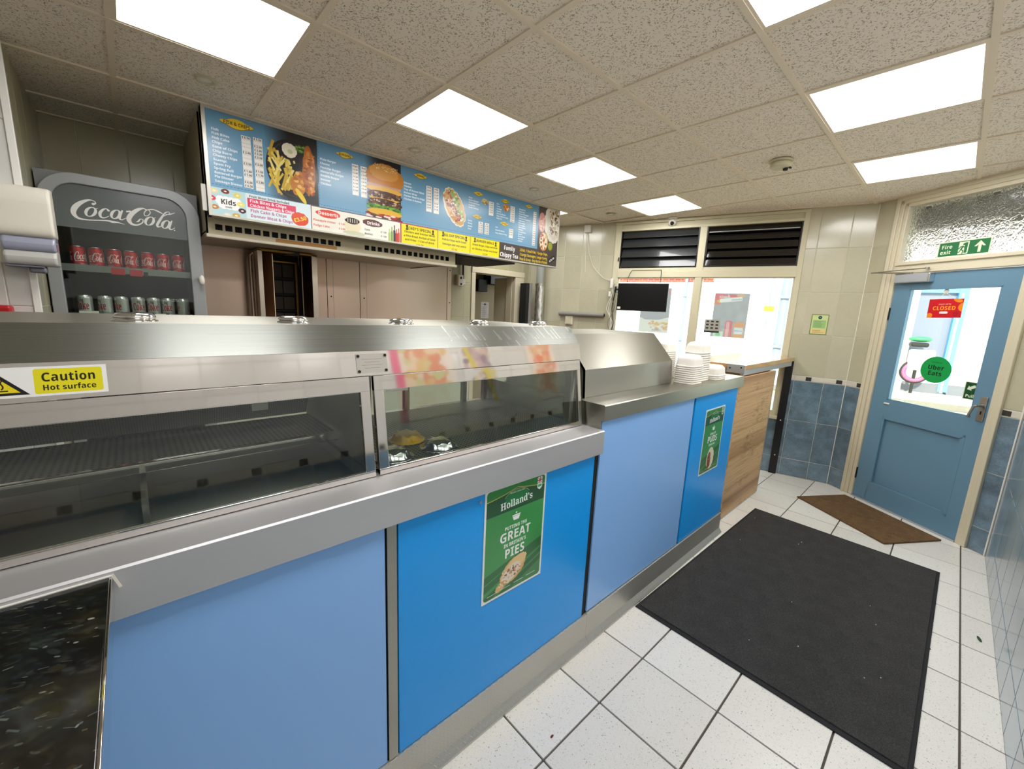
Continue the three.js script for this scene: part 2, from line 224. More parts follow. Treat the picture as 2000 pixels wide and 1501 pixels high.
{ // suspended ceiling: mineral tiles in a 600 mm grid of T bars
  const c = struct('ceiling');
  mesh('ceiling_slab', prism([[-1.8, 0.6], [4.5, 0.6], [5.2, -0.7], [4.2, -4.25], [-1.8, -4.25]], 2.7, 2.82), m.plaster, c);
  const X0 = .04 - 3 * .6, Z0 = -.09 - 7 * .6, isLight = (x, z) => LIGHT_CELLS.some(([a, b]) => Math.abs(a - x) < .1 && Math.abs(b - z) < .1);
  const fullT = [0, 1, 2, 3].map((n) => { const g = boxUV(B(.588, .014, .588)); const u = g.attributes.uv; for (let i = 0; i < u.count; i++) { const a = u.getX(i), b = u.getY(i); u.setXY(i, [a, b, -a, -b][n] + .13 * n, [b, -a, -b, a][n] + .31 * n); } return g; });
  for (let i = 0; i < 12; i++) for (let k = 0; k < 9; k++) {
    const x0 = X0 + i * .6, z0 = Z0 + k * .6; if (isLight(x0, z0)) continue;
    const g = .006, sq = [[x0 + g, z0 + g], [x0 + .6 - g, z0 + g], [x0 + .6 - g, z0 + .6 - g], [x0 + g, z0 + .6 - g]], p = clip(sq, ROOM), a = p.length > 2 ? areaOf(p) : 0;
    if (a < .001) continue;
    if (a > .999 * areaOf(sq)) { const t = new THREE.Mesh(fullT[Math.floor(rnd() * 4)], m.ceil); t.name = 'ceiling_tile'; t.receiveShadow = true; t.position.set(x0 + .3, CH + .0115 + (rnd() < .08 ? .006 : 0), z0 + .3); c.add(t); }
    else mesh('ceiling_tile', prism(p, CH + .0045, CH + .0185), m.ceil, c);
  }
  const strip = (a, b, w) => { const dx = b[0] - a[0], dz = b[1] - a[1], L = Math.hypot(dx, dz), nx = -dz / L * w / 2, nz = dx / L * w / 2; return clip([[a[0] + nx, a[1] + nz], [b[0] + nx, b[1] + nz], [b[0] - nx, b[1] - nz], [a[0] - nx, a[1] - nz]], ROOM); };
  for (let i = 0; i < 13; i++) { const p = strip([X0 + i * .6, -4.05], [X0 + i * .6, .365], .024); if (p.length > 2 && areaOf(p) > .001) mesh('grid_bar', prism(p, CH - .002, CH + .006), m.grid, c); }
  for (let k = 0; k < 9; k++) { const p = strip([-1.6, Z0 + k * .6], [5, Z0 + k * .6], .022); if (p.length > 2 && areaOf(p) > .001) mesh('grid_bar', prism(p, CH - .0035, CH + .0045), m.grid, c); }
  for (let i = 0; i < ROOM.length; i++) { const a = ROOM[i], b = ROOM[(i + 1) % ROOM.length], p = strip(a, b, .05); if (p.length > 2) mesh('wall_angle', prism(p, CH - .0025, CH + .0055), m.grid, c); }
}
// wall pieces: a slab with openings, and tiles as parts on it
function cut(rects, hole) { const out = []; for (const [a, b, c, d] of rects) { const [h0, h1, k0, k1] = hole; if (h1 <= a || h0 >= b || k1 <= c || k0 >= d) { out.push([a, b, c, d]); continue; } if (h0 > a) out.push([a, h0, c, d]); if (h1 < b) out.push([h1, b, c, d]); const l = Math.max(a, h0), r = Math.min(b, h1); if (k0 > c) out.push([l, r, c, k0]); if (k1 < d) out.push([l, r, k1, d]); } return out; }
function slab(parent, u0, u1, y0, y1, holes, depth, mat) { let r = [[u0, u1, y0, y1]]; for (const h of holes) r = cut(r, h); mesh('wall_body', M(r.map(([a, b, c, d]) => BB(a, b, c, d, -depth, -.0025))), mat, parent); }
const tileCache = new Map();
function tileGeo(w, h, kind) { // glazed tile: bevelled front edge, no back
  const key = [w.toFixed(4), h.toFixed(4), kind].join(); if (tileCache.has(key)) return tileCache.get(key);
  const c = .0022, d = .007, pos = [], q = (a, b, e, f) => pos.push(...a, ...b, ...e, ...a, ...e, ...f);
  const X = w / 2, Y = h / 2, i = [[-X + c, -Y + c, 0], [X - c, -Y + c, 0], [X - c, Y - c, 0], [-X + c, Y - c, 0]], o = [[-X, -Y, -c], [X, -Y, -c], [X, Y, -c], [-X, Y, -c]], b = [[-X, -Y, -d], [X, -Y, -d], [X, Y, -d], [-X, Y, -d]];
  q(i[0], i[1], i[2], i[3]); for (let k = 0; k < 4; k++) { const n = (k + 1) % 4; q(o[k], o[n], i[n], i[k]); q(b[k], b[n], o[n], o[k]); }
  let g = new THREE.BufferGeometry(); g.setAttribute('position', new THREE.BufferAttribute(new Float32Array(pos), 3)); g.computeVertexNormals(); g = boxUV(g);
  const du = (kind * .37) % 1, dv = (kind * .61) % 1, u = g.attributes.uv; for (let k = 0; k < u.count; k++) u.setXY(k, u.getX(k) + du, u.getY(k) + dv);
  tileCache.set(key, g); return g;
}
function tiles(parent, name, u0, u1, y0, y1, us, pitch, y, ph, holes, mats, g = .0016) { // joints at us + k*pitch and y + k*ph
  const a0 = us + Math.floor((u0 - us) / pitch) * pitch, b0 = y + Math.floor((y0 - y) / ph) * ph;
  for (let a = a0; a < u1 - .001; a += pitch) for (let b = b0; b < y1 - .001; b += ph) {
    let r = [[Math.max(a + g, u0 + g), Math.min(a + pitch - g, u1 - g), Math.max(b + g, y0 + g), Math.min(b + ph - g, y1 - g)]];
    for (const h of holes) r = cut(r, h);
    for (const [p, q, s, t] of r) { if (q - p < .008 || t - s < .008) continue; const kind = Math.floor(rnd() * 4), o = new THREE.Mesh(tileGeo(q - p, t - s, kind), mats[kind % mats.length]); o.name = name; o.receiveShadow = true; o.position.set((p + q) / 2, (s + t) / 2, 0); parent.add(o); }
  }
}
function dado(parent, u0, u1, us, holes, insets, upper = m.beige) { // blue tiles, border, pale tiles
  tiles(parent, 'blue_tile', u0, u1, 0, .985, us, .2365, .178, .4035, holes, m.blue);
  tiles(parent, 'border_tile', u0, u1, .987, 1.034, us, .2365, .987, .047, holes, [m.border], .0008);
  for (const u of insets) if (!holes.some(([a, b, c, d]) => u + .046 > a && u < b && 1.03 > c && 1 < d)) mesh('border_inset', RB(u, u + .046, .992, 1.029, -.003, .0015, .001), m.inset, parent);
  tiles(parent, 'pale_tile', u0, u1, 1.036, CH, us, .2365, 1.0365, .4035, holes, upper);
}
{ // window wall
  const w = struct('wall_front', [FW.x, 0, FW.z], FW.turn), hole = [-2.365, -.49, .6, 2.6];
  slab(w, -3.6, .02, -.06, 2.75, [hole], .2, m.grout);
  dado(w, -3.52, 0, -.168, [[-2.362, -.492, .6, 2.7]], [-.314, -.0745, -.5505].filter((u) => u > -.5));
  mesh('window_head', BB(-2.365, -.49, 2.6, CH, -.1, .002), m.cream, w);
}
{ // slanted door wall
  const w = struct('wall_entrance', [FD.x, 0, FD.z], FD.turn), hole = [.157, 1.12, -.1, 2.614];
  slab(w, -.02, 1.34, -.06, 2.75, [hole], .2, m.grout);
  dado(w, 0, 1.227, .145, [[.157, 1.12, -.1, 2.7]], [.105, 1.122], m.beige);
  mesh('corner_bead', CY(.005, .005, CH, 1.222, CH / 2, .001), m.white, w); mesh('corner_bead', CY(.003, .003, CH, .001, CH / 2, .001), m.white, w);
}
{ // right wall behind the camera
  const w = struct('wall_right', [FR.x, 0, FR.z], FR.turn);
  slab(w, -4.4, 1.75, -.06, 2.75, [], .2, m.grout);
  dado(w, -4.26, 1.6, -4.26, [], Array.from({ length: 24 }, (_, i) => -4.235 + i * .2365), m.whiteTile);
}
{ // back wall with the kitchen doorway
  const w = struct('wall_back', [FB.x, 0, FB.z], FB.turn), hole = [3.085, 3.745, -.06, 1.975];
  slab(w, -1.75, 4.2, -.06, 2.75, [hole], .16, m.grout);
  const hl = [[3.03, 3.9, -.1, 2.04], [.44, 2.73, -.1, 2.0]];
  tiles(w, 'pale_tile', -1.6, 3.99, .9, CH, .08, .2365, 1.0365, .4035, hl, m.backTile);
}
{ // stub of the left wall that hides the side of the fridge
  const w = struct('wall_left');
  mesh('wall_body', BB(-1.8, -1.602, -.06, 2.75, -4.2, .55), m.plaster, w);
  mesh('wall_stub', BB(-1.602, -.3185, -.06, CH + .05, -4.05, -2.9825), m.grout, w);
  const f = new THREE.Group(); f.name = 'stub_front'; f.position.set(0, 0, -2.98); w.add(f);
  tiles(f, 'pale_tile', -1.6, -.3185, .6, CH, -.408, .2365, 1.467, .4035, [], m.whiteTile);
  const side = new THREE.Group(); side.name = 'stub_side'; side.position.set(-.316, 0, -2.98); side.rotation.y = Math.PI / 2; w.add(side);
  tiles(side, 'pale_tile', .008, 1.07, .6, CH, .008, .2365, 1.467, .4035, [], m.backTile);
  mesh('corner_bead', RB(-.334, -.308, 0, CH, -2.992, -2.973, .003), m.beadWhite, w);
}
{ // window with louvred toplights
  const w = struct('window_1', [FW.x, 0, FW.z], FW.turn), Fz0 = -.065, Fz1 = .006, c = m.cream;
  mesh('window_frame', M([RB(-2.362, -2.29, .6, 2.6, Fz0, Fz1), RB(-.537, -.492, .6, 2.6, Fz0, Fz1), RB(-2.3, -.53, 2.505, 2.53, Fz0, .012), RB(-2.3, -.53, .6, .655, Fz0, .01), BB(-2.3, -.53, 2.53, 2.6, -.05, -.012), RB(-2.362, -.492, 2.58, 2.603, -.03, .02)]), c, w);
  mesh('mullion', RB(-1.441, -1.372, .62, 2.51, Fz0, .008, .004), c, w);
  mesh('transom_rail', M([RB(-2.3, -.53, 2.055, 2.09, Fz0, .004), RB(-2.3, -.53, 1.985, 2.055, Fz0, .012, .004)]), c, w);
  for (const [a, b] of [[-2.29, -1.441], [-1.372, -.537]]) mesh('pane', BB(a, b, .65, 1.99, -.034, -.03), m.glass, w);
  for (const [a, b] of [[-2.29, -1.441], [-1.372, -.537]]) mesh('glazing_bead', M([BB(a, a + .012, .655, 1.985, -.03, -.012), BB(b - .012, b, .655, 1.985, -.03, -.012), BB(a, b, 1.975, 1.985, -.03, -.012)]), m.pvc, w);
  const slat = (a, b, y, h, tilt, mt) => { const o = mesh('louvre_blade', RB(a + .015, b - .015, -h / 2, h / 2, -.003, .003, .002), mt, w); o.position.set(0, y, -.02); o.rotation.x = tilt; };
  for (const y of [2.155, 2.262, 2.372, 2.476]) slat(-2.29, -1.441, y, .108, -.42, m.blade);
  for (const y of [2.15, 2.235, 2.32, 2.405, 2.48]) slat(-1.372, -.537, y, .094, -.34, m.blackGloss);
  for (const u of [-2.285, -1.448, -1.366, -.543]) mesh('louvre_channel', BB(u - .006, u + .006, 2.09, 2.505, -.045, .004), m.black, w);
  mesh('louvre_lever', M([BB(-1.36, -1.352, 2.2, 2.3, .004, .014), BB(-2.302, -2.294, 2.17, 2.215, .006, .02)]), m.black, w);
  mesh('louvre_tie_bar', RB(-1.35, -.56, 2.44, 2.449, .012, .018, .002), m.alu, w);
  mesh('shutter_box', BB(-2.4, -.45, 2.118, 2.62, -.5, -.2), m.dark, w);
  mesh('window_sill', RB(-2.37, -.47, .57, .602, -.3, .03), m.cream, w);
}
{ // entrance door and its toplight
  const d = struct('door_1', [FD.x, 0, FD.z], FD.turn), z0 = -.06, z1 = -.012, bl = m.doorBlue;
  mesh('door_leaf', M([RB(.252, .3725, .012, 1.985, z0, z1, .002), RB(.9555, 1.047, .012, 1.985, z0, z1, .002), BB(.37, .958, 1.865, 1.985, z0, z1), BB(.37, .958, .793, .93, z0, z1), BB(.357, .958, .012, .152, z0, z1), BB(.355, .956, .15, .795, z0 + .01, z1 - .022)]), bl, d);
  const bead = (u0, u1, y0, y1, w, e) => M([profileBar(u0, u1, y0, w, e, 0), profileBar(u0, u1, y1, w, e, 1), profileBar(y0, y1, u0, w, e, 2), profileBar(y0, y1, u1, w, e, 3)]);
  function profileBar(a, b, at, w, e, side) { const g = new THREE.BoxGeometry(b - a, w, e); if (side < 2) return g.translate((a + b) / 2, at + (side ? -w / 2 : w / 2), z1 - e / 2 - .001); return g.rotateZ(Math.PI / 2).translate(at + (side === 3 ? -w / 2 : w / 2), (a + b) / 2, z1 - e / 2 - .001); }
  mesh('panel_moulding', M([bead(.357, .955, .152, .793, .018, .006), bead(.375, .937, .17, .775, .012, .016)]), bl, d);
  mesh('glazing_bead', bead(.3725, .9555, .93, 1.865, .012, .02), bl, d);
  mesh('pane', BB(.372, .957, .93, 1.865, -.04, -.035), m.glass, d);
  mesh('handle_plate', RB(.988, 1.03, .917, 1.094, z1, z1 + .008, .004), m.steelDark, d);
  mesh('door_handle', M([CY(.009, .009, .05, 1.009, 1.03, z1 + .028, 'z'), TU([[1.009, 1.03, z1 + .05], [.99, 1.02, z1 + .052], [.972, .96, z1 + .05], [.968, .938, z1 + .046]], .008)]), m.steelDark, d);
  mesh('keyhole', RB(1.005, 1.013, .965, .99, z1 + .006, z1 + .0095, .002), m.black, d);
  mesh('bolt_keep', RB(.36, .405, .895, .907, z1, z1 + .008, .003), m.white, d);
  for (const y of [.22, 1.66]) mesh('hinge', CY(.007, .007, .1, .25, y, z1 + .004), m.black, d);
  const ridge = (side, u0, u1, y0, y1) => { const n = 3, w = (u1 - u0) / n, out = []; for (let i = 0; i < n; i++) out.push(RB(u0 + i * w, u0 + (i + 1) * w, y0, y1, -.11, [.004, .014, .022][side > 0 ? i : n - 1 - i], .005)); return M(out); };
  mesh('door_frame', M([ridge(-1, .157, .25, 0, 2.614), ridge(1, 1.05, 1.12, 0, 2.614)]), m.creamGloss, d);
  mesh('frame_head', M([RB(.157, 1.12, 2.585, 2.614, -.11, .022, .004), RB(.19, 1.09, 2.555, 2.587, -.11, .014, .004), RB(.225, 1.07, 2.528, 2.557, -.11, .004, .004)]), m.creamGloss, d);
  mesh('transom_bar', M([RB(.24, 1.06, 1.99, 2.06, -.11, .01, .005), RB(.24, 1.06, 2.055, 2.085, -.11, .024, .006)]), m.creamGloss, d);
  mesh('transom_pane', BB(.25, 1.055, 2.083, 2.53, -.05, -.044), m.obscured, d);
  mesh('threshold', RB(.25, 1.05, -.004, .012, -.12, .012, .004), m.alu, d);
  mesh('sign_soffit', BB(-.1, 1.4, 2.3, 2.62, -.75, -.21), m.grey, d);
}
{ // kitchen doorway in the back wall and the little room behind it
  const d = struct('door_2', [0, 0, FB.z], 0), c = m.creamGloss;
  mesh('door_frame', M([RB(3.03, 3.09, 0, 2.04, -.16, .014, .006), RB(3.74, 3.9, 0, 2.04, -.16, .014, .006), RB(3.03, 3.9, 1.972, 2.04, -.16, .02, .006), RB(3.075, 3.1, 0, 1.98, -.16, -.05), RB(3.735, 3.76, 0, 1.98, -.16, -.05)]), c, d);
  const k = struct('wall_kitchen', [0, 0, FB.z], 0);
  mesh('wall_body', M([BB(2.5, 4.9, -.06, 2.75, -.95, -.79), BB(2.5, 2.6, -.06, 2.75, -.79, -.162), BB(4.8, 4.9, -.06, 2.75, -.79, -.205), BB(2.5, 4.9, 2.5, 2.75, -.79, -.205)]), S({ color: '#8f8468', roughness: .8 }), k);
  mesh('open_door', RB(3.765, 3.805, .01, 1.97, -.44, -.165, .003), c, k);
}

// ---------------------------------------------------------------- drawing the print
function brush(c, pts, close) { // pts [x, y, width]
  const n = pts.length, at = (i) => pts[close ? (i + n) % n : Math.max(0, Math.min(n - 1, i))], end = close ? n : n - 1;
  for (let i = 0; i < end; i++) { const a = at(i - 1), b = at(i), d = at(i + 1), e = at(i + 2); for (let k = 0; k < 26; k++) { const t = k / 26, h = (j) => .5 * (2 * b[j] + (d[j] - a[j]) * t + (2 * a[j] - 5 * b[j] + 4 * d[j] - e[j]) * t * t + (3 * b[j] - a[j] - 3 * d[j] + e[j]) * t * t * t); c.beginPath(); c.arc(h(0), h(1), Math.max(.6, h(2) / 2), 0, 6.3); c.fill(); } }
}
function script(c, x, y, s, col) { // the script wordmark on the fridge and the red cans, 1095 x 360 units
  c.save(); c.translate(x, y); c.scale(s, s); c.fillStyle = col;
  const ring = (cx, cy, rx, ry, sl = .35, thin = 9, thick = 30) => brush(c, Array.from({ length: 14 }, (_, i) => { const a = i / 14 * 6.2832; const px = Math.cos(a) * rx, py = Math.sin(a) * ry; return [cx + px - sl * py, cy + py, thin + (thick - thin) * Math.pow(Math.abs(Math.cos(a)), 1.4)]; }), true);
  brush(c, [[228, 132, 30], [250, 120, 14], [248, 98, 9], [215, 84, 12], [170, 96, 26], [105, 142, 44], [48, 212, 56], [30, 285, 48], [66, 342, 28], [150, 352, 16], [270, 338, 13], [350, 330, 18], [400, 336, 28], [455, 336, 16], [525, 352, 3]]);
  ring(195, 240, 44, 62); brush(c, [[215, 178, 8], [245, 190, 8], [268, 178, 5]]);
  brush(c, [[372, 190, 26], [352, 170, 10], [318, 188, 22], [284, 240, 32], [288, 288, 24], [322, 296, 13], [372, 262, 6]]);
  ring(440, 228, 40, 60); brush(c, [[512, 166, 18], [490, 220, 28], [476, 272, 26], [496, 292, 13], [545, 258, 5]]);
  brush(c, [[560, 168, 20], [596, 158, 20]]);
  brush(c, [[800, 104, 9], [812, 138, 9], [786, 180, 9], [752, 190, 9], [744, 156, 9], [770, 112, 11], [800, 96, 10], [850, 86, 13], [905, 104, 20], [948, 126, 9]]);
  brush(c, [[772, 104, 12], [735, 92, 18], [680, 120, 38], [610, 190, 52], [572, 268, 52], [592, 326, 34], [650, 338, 20], [712, 296, 14], [722, 250, 9], [694, 248, 11], [672, 280, 19], [650, 292, 6]]);
  ring(795, 258, 42, 60); brush(c, [[815, 198, 8], [845, 208, 8], [866, 196, 5]]);
  brush(c, [[922, 190, 8], [985, 140, 9], [1030, 108, 8], [1020, 88, 8], [978, 112, 16], [922, 205, 28], [878, 292, 29], [884, 326, 18], [922, 306, 6]]); brush(c, [[985, 130, 5], [1040, 116, 16], [1098, 84, 3]]);
  ring(975, 276, 38, 58); brush(c, [[1048, 214, 16], [1026, 270, 26], [1012, 322, 26], [1034, 340, 13], [1078, 306, 5]]);
  c.beginPath(); c.arc(1070, 345, 9, 0, 6.3); c.fill(); c.restore();
}
function text(c, s, x, y, size, col, { font = 'sans-serif', w = 'bold', al = 'left', rot = 0, max, italic } = {}) { c.save(); c.translate(x, y); c.rotate(rot); c.fillStyle = col; c.textAlign = al; c.textBaseline = 'middle'; c.font = `${italic ? 'italic ' : ''}${w} ${size}px ${font}`; max ? c.fillText(s, 0, 0, max) : c.fillText(s, 0, 0); c.restore(); }
function blob(c, x, y, rx, ry, col, n = 9, j = .18, rot = 0) { c.save(); c.translate(x, y); c.rotate(rot); c.fillStyle = col; c.beginPath(); for (let i = 0; i <= n; i++) { const a = i / n * 6.2832, k = 1 + (i % n ? rr(-j, j) : 0), p = [Math.cos(a) * rx * k, Math.sin(a) * ry * k]; i ? c.quadraticCurveTo(Math.cos(a - 3.1416 / n) * rx * 1.12, Math.sin(a - 3.1416 / n) * ry * 1.12, p[0], p[1]) : c.moveTo(...p); } c.fill(); c.restore(); }
function badge(c, x, y, w, s) { const h = w * .26; c.fillStyle = '#7a5a10'; for (const [o, col] of [[2, '#6b5a20'], [0, '#f4cf24']]) { c.fillStyle = col; c.beginPath(); c.ellipse(x, y + o, w * .32, h * .62, 0, 0, 6.3); c.fill(); c.beginPath(); c.ellipse(x, y + o, w * .5, h * .36, 0, 0, 6.3); c.fill(); } text(c, s, x, y, h * .62, '#5a2a10', { al: 'center', max: w * .8 }); }
function column(c, x0, x1, y0, y1, prices, size) { c.fillStyle = '#f6f1ea'; const h = (y1 - y0) / prices.length; prices.forEach((p, i) => { c.fillRect(x0, y0 + i * h, x1 - x0, h - .6); if (p) text(c, p, (x0 + x1) / 2, y0 + (i + .5) * h, size, '#2a2320', { al: 'center', max: x1 - x0 - 3 }); }); }
const menuTex = print(2048, 396, (c, W, H) => {
  c.fillStyle = '#6a9fc2'; c.fillRect(0, 0, W, H);
  const g = c.createLinearGradient(0, 0, 0, 290); g.addColorStop(0, '#6397bb'); g.addColorStop(1, '#79aacb'); c.fillStyle = g; c.fillRect(0, 0, W, 290);
  c.strokeStyle = '#2d6ea8'; c.lineWidth = 2; c.setLineDash([7, 5]); for (const [a, b] of [[9, 404], [416, 810], [824, 1830]]) { c.strokeRect(a, 9, b - a, 268); } c.setLineDash([]);
  // fish and chips
  badge(c, 113, 38, 112, 'FISH & CHIPS');
  ['Fish', 'Fish Bites', 'Fish Cake', 'Chips', 'Cone of Chips', 'Chip Barm', 'Cheesy Chips', 'Scampi', 'Spam Fry', 'Spring Roll', 'Battered Burger', 'Pie Dinner', 'Sausage Dinner'].forEach((s, i) => text(c, s, 27, 76 + i * 15.6, 12.5, '#f2f6fa', { max: 92 }));
  column(c, 125, 157, 72, 268, ['£ 6.50', '', '', '', '£ 2.60', '', '', '£ 3.50', '', '£ 1.80', '£ 1.90', '', '£ 6.00', '£ 5.50'], 10); column(c, 166, 198, 68, 272, ['£ 5.50', '', '£ 2.50', '£ 2.80', '£ 3.20', '£ 3.50', '', '£ 2.00', '', '£ 1.50', '£ 1.70', '', '£ 2.80', '', ''], 10);
  const ph = c.createLinearGradient(205, 0, 300, 0); ph.addColorStop(0, 'rgba(38,38,40,0)'); ph.addColorStop(1, 'rgba(38,36,38,1)'); c.fillStyle = ph; c.fillRect(205, 2, 207, 284);
  c.fillStyle = '#1d1d1f'; c.beginPath(); c.ellipse(312, 158, 105, 120, 0, 0, 6.3); c.fill(); c.strokeStyle = '#3b3b3d'; c.lineWidth = 4; c.beginPath(); c.ellipse(312, 158, 92, 107, 0, 0, 6.3); c.stroke();
  for (let i = 0; i < 46; i++) { const a = rr(.9, 2.2), x = rr(222, 310), y = rr(80, 250), l = rr(34, 70); c.strokeStyle = ['#e8cf63', '#d9b945', '#f2df8a', '#caa638'][i % 4]; c.lineWidth = rr(7, 11); c.lineCap = 'butt'; c.beginPath(); c.moveTo(x - Math.cos(a) * l / 2, y - Math.sin(a) * l / 2); c.lineTo(x + Math.cos(a) * l / 2, y + Math.sin(a) * l / 2); c.stroke(); }
  blob(c, 300, 84, 37, 36, '#2a1b20', 14, .03); blob(c, 300, 82, 29, 28, '#efe9d2', 12, .06); blob(c, 302, 86, 10, 8, '#c9cf9a'); for (let i = 0; i < 26; i++) blob(c, rr(325, 362), rr(52, 78), 6, 4, ['#4f7d22', '#7ea83a', '#3c6418'][i % 3]);
  blob(c, 335, 205, 34, 52, '#c97d2e', 11, .12, .3); for (let i = 0; i < 9; i++) blob(c, rr(318, 352), rr(165, 245), 9, 7, ['#e2a04c', '#b4641e', '#f0c070'][i % 3]);
  blob(c, 374, 152, 26, 100, '#b8641f', 13, .1); for (let i = 0; i < 46; i++) blob(c, rr(356, 394), rr(65, 240), rr(4, 10), rr(4, 13), ['#d98a35', '#9a4a12', '#e9a650', '#c57324'][i % 4]);
  blob(c, 338, 258, 10, 34, '#f0cf3a', 9, .05, -.6);
  // burgers
  badge(c, 535, 38, 78, 'BURGERS');
  ['Plain Burger', 'Cheese', 'Pounder Burger', 'Mozzarella Burger', 'Double Burger', 'Donner', 'Chicken'].forEach((s, i) => text(c, s, 423, 82 + i * 17, 12, '#f2f6fa', { max: 84 + (i > 1 && i < 5 ? 30 : 0) }));
  column(c, 567, 597, 66, 204, ['Single', '£ 2.50', '£ 2.90', '£ 3.20', '£ 3.70', '£ 4.00', '£ 4.20', '£ 3.80', ''], 9); column(c, 608, 639, 66, 206, ['Meal', '£ 4.50', '£ 4.90', '£ 5.20', '£ 5.70', '£ 6.00', '£ 6.20', '£ 5.80', ''], 9);
  const p2 = c.createLinearGradient(628, 0, 700, 0); p2.addColorStop(0, 'rgba(28,26,28,0)'); p2.addColorStop(1, 'rgba(28,26,28,1)'); c.fillStyle = p2; c.fillRect(628, 2, 189, 284); c.fillStyle = '#5a3a2c'; c.fillRect(640, 262, 177, 24);
  blob(c, 733, 92, 96, 62, '#c9812b', 16, .03); blob(c, 728, 70, 74, 34, '#dd9c45', 14, .05); for (let i = 0; i < 40; i++) { c.fillStyle = '#f1dcae'; c.beginPath(); c.ellipse(rr(665, 800), 34 + rr(0, 26), 3, 1.7, rr(-1, 1), 0, 6.3); c.fill(); }
  c.fillStyle = '#caa08a'; c.fillRect(640, 128, 177, 14); blob(c, 730, 152, 92, 16, '#e7b24a', 12, .1);
  for (const y of [176, 212]) { blob(c, 732, y, 90, 20, '#4a2a1c', 15, .08); for (let i = 0; i < 50; i++) blob(c, rr(650, 812), y + rr(-14, 14), rr(3, 9), rr(3, 7), ['#6b4230', '#3a2015', '#8a5a40', '#c9b09a'][i % 4]); if (y < 200) { c.fillStyle = '#f0b733'; c.beginPath(); c.moveTo(645, 190); c.lineTo(815, 188); c.lineTo(760, 212); c.lineTo(715, 198); c.lineTo(668, 208); c.fill(); } }
  for (let i = 0; i < 40; i++) blob(c, rr(645, 815), rr(226, 244), rr(8, 16), rr(4, 8), ['#4f8a2a', '#7ab43c', '#2f6318'][i % 3]); blob(c, 730, 256, 90, 17, '#e5b33b', 14, .06); for (let i = 0; i < 18; i++) blob(c, rr(640, 815), rr(268, 284), rr(8, 22), rr(3, 7), ['#b72a26', '#e8d8d0', '#8a1d1c'][i % 3]);
  // kebabs and the rest
  badge(c, 931, 36, 76, 'KEBABS');
  ['Donner', 'Chicken', 'Tray of Donner Meat', 'Donner Wrap', 'Donner Meat & Chips', 'Chicken & Donner'].forEach((s, i) => text(c, s, 834, 88 + i * 15.5, 12, '#f2f6fa', { max: 128 }));
  column(c, 966, 1000, 74, 205, ['Small', '£ 4.00', '£ 4.50', '£ 4.00', '£ 5.00', '£ 5.50', '£ 6.00', '£ 6.50', ''], 9); column(c, 1012, 1046, 74, 207, ['Large', '£ 5.50', '£ 6.00', '£ 5.00', '', '£ 6.50', '£ 7.00', '£ 7.50', ''], 9);
  blob(c, 1150, 150, 62, 106, '#f2ead6', 16, .05, -.52); blob(c, 1152, 148, 55, 98, '#d9a85c', 16, .05, -.52);
  for (let i = 0; i < 170; i++) { const t = rr(-1, 1), u = rr(-1, 1), x = 1148 + t * 42 * .86 + u * 84 * .5, y = 146 - t * 42 * .5 + u * 84 * .86; blob(c, x, y, rr(4, 10), rr(3, 8), t > .25 ? ['#5d8c2e', '#8fbb4a', '#dfe6c8'][i % 3] : ['#b8452f', '#7b2c3a', '#dcb489', '#c9872f', '#efe6d6'][i % 5]); }
  badge(c, 1318, 42, 68, 'PIES'); ['Meat', 'Meat & Potato', 'Cheese & Onion', 'Steak Pie', 'Steak Pudding'].forEach((s, i) => text(c, s, 1248, 74 + i * 13.5, 10.5, '#f2f6fa', { max: 100 })); blob(c, 1370, 76, 26, 17, '#d8b468', 9, .2); for (let i = 0; i < 12; i++) blob(c, rr(1350, 1392), rr(64, 88), 6, 5, ['#f0e0b8', '#8a5a28', '#5d8c2e'][i % 3]);
  column(c, 1401, 1437, 67, 147, ['£ 2.60', '£ 2.60', '£ 2.60', '£ 2.80', '£ 2.90', ''], 9);
  badge(c, 1314, 172, 68, 'SAUCES'); ['Curry', 'Gravy', 'Beans', 'Peas'].forEach((s, i) => text(c, s, 1246, 202 + i * 15.5, 11, '#f2f6fa', {})); column(c, 1324, 1357, 196, 262, ['Reg', '£ 1.20', '£ 1.20', '£ 1.20', '£ 1.20'], 8.5); column(c, 1372, 1405, 196, 262, ['Lrg', '£ 2.00', '£ 2.00', '£ 2.00', '£ 2.00'], 8.5);
  badge(c, 1530, 41, 68, 'SPECIALITIES'); ['Rice', 'Curry', 'Sausage', 'Saveloy', 'Chicken Breast', 'Chips, Cheese & Gravy', 'Chip Cob'].forEach((s, i) => text(c, s, 1462, 68 + i * 14, 10.5, '#f2f6fa', { max: 96 })); blob(c, 1541, 80, 27, 22, '#cf7a2c', 9, .1); for (let i = 0; i < 14; i++) blob(c, rr(1522, 1560), rr(66, 94), 6, 5, ['#f2e6cc', '#e8b23a', '#7a3a16'][i % 3]);
  column(c, 1577, 1614, 60, 156, ['£ 2.00', '£ 2.50', '£ 1.80', '£ 2.20', '£ 3.00', '£ 3.80', '£ 2.60'], 9);
  badge(c, 1529, 176, 68, 'EXTRAS'); ['Salt', 'Bread & Butter', 'Peas, Gravy or Curry'].forEach((s, i) => text(c, s, 1458, 206 + i * 17, 10.5, '#f2f6fa', { max: 98 })); column(c, 1572, 1606, 198, 254, ['£ 0.30', '£ 0.50', '£ 1.20', ''], 9);
  badge(c, 1739, 33, 62, 'PIZZA'); ['Margherita', 'Pepperoni', 'Ham & Pineapple', 'Donner Meat', 'Chicken & Sweetcorn', 'Vegetarian', 'Meat Feast', 'Hot & Spicy', 'BBQ Chicken', 'Seafood', 'Tuna & Onion', 'Special', 'Garlic Bread', 'Kids Pizza', 'Calzone'].forEach((s, i) => text(c, s, 1652, 64 + i * 14, 10.5, '#f2f6fa', { max: 124 }));
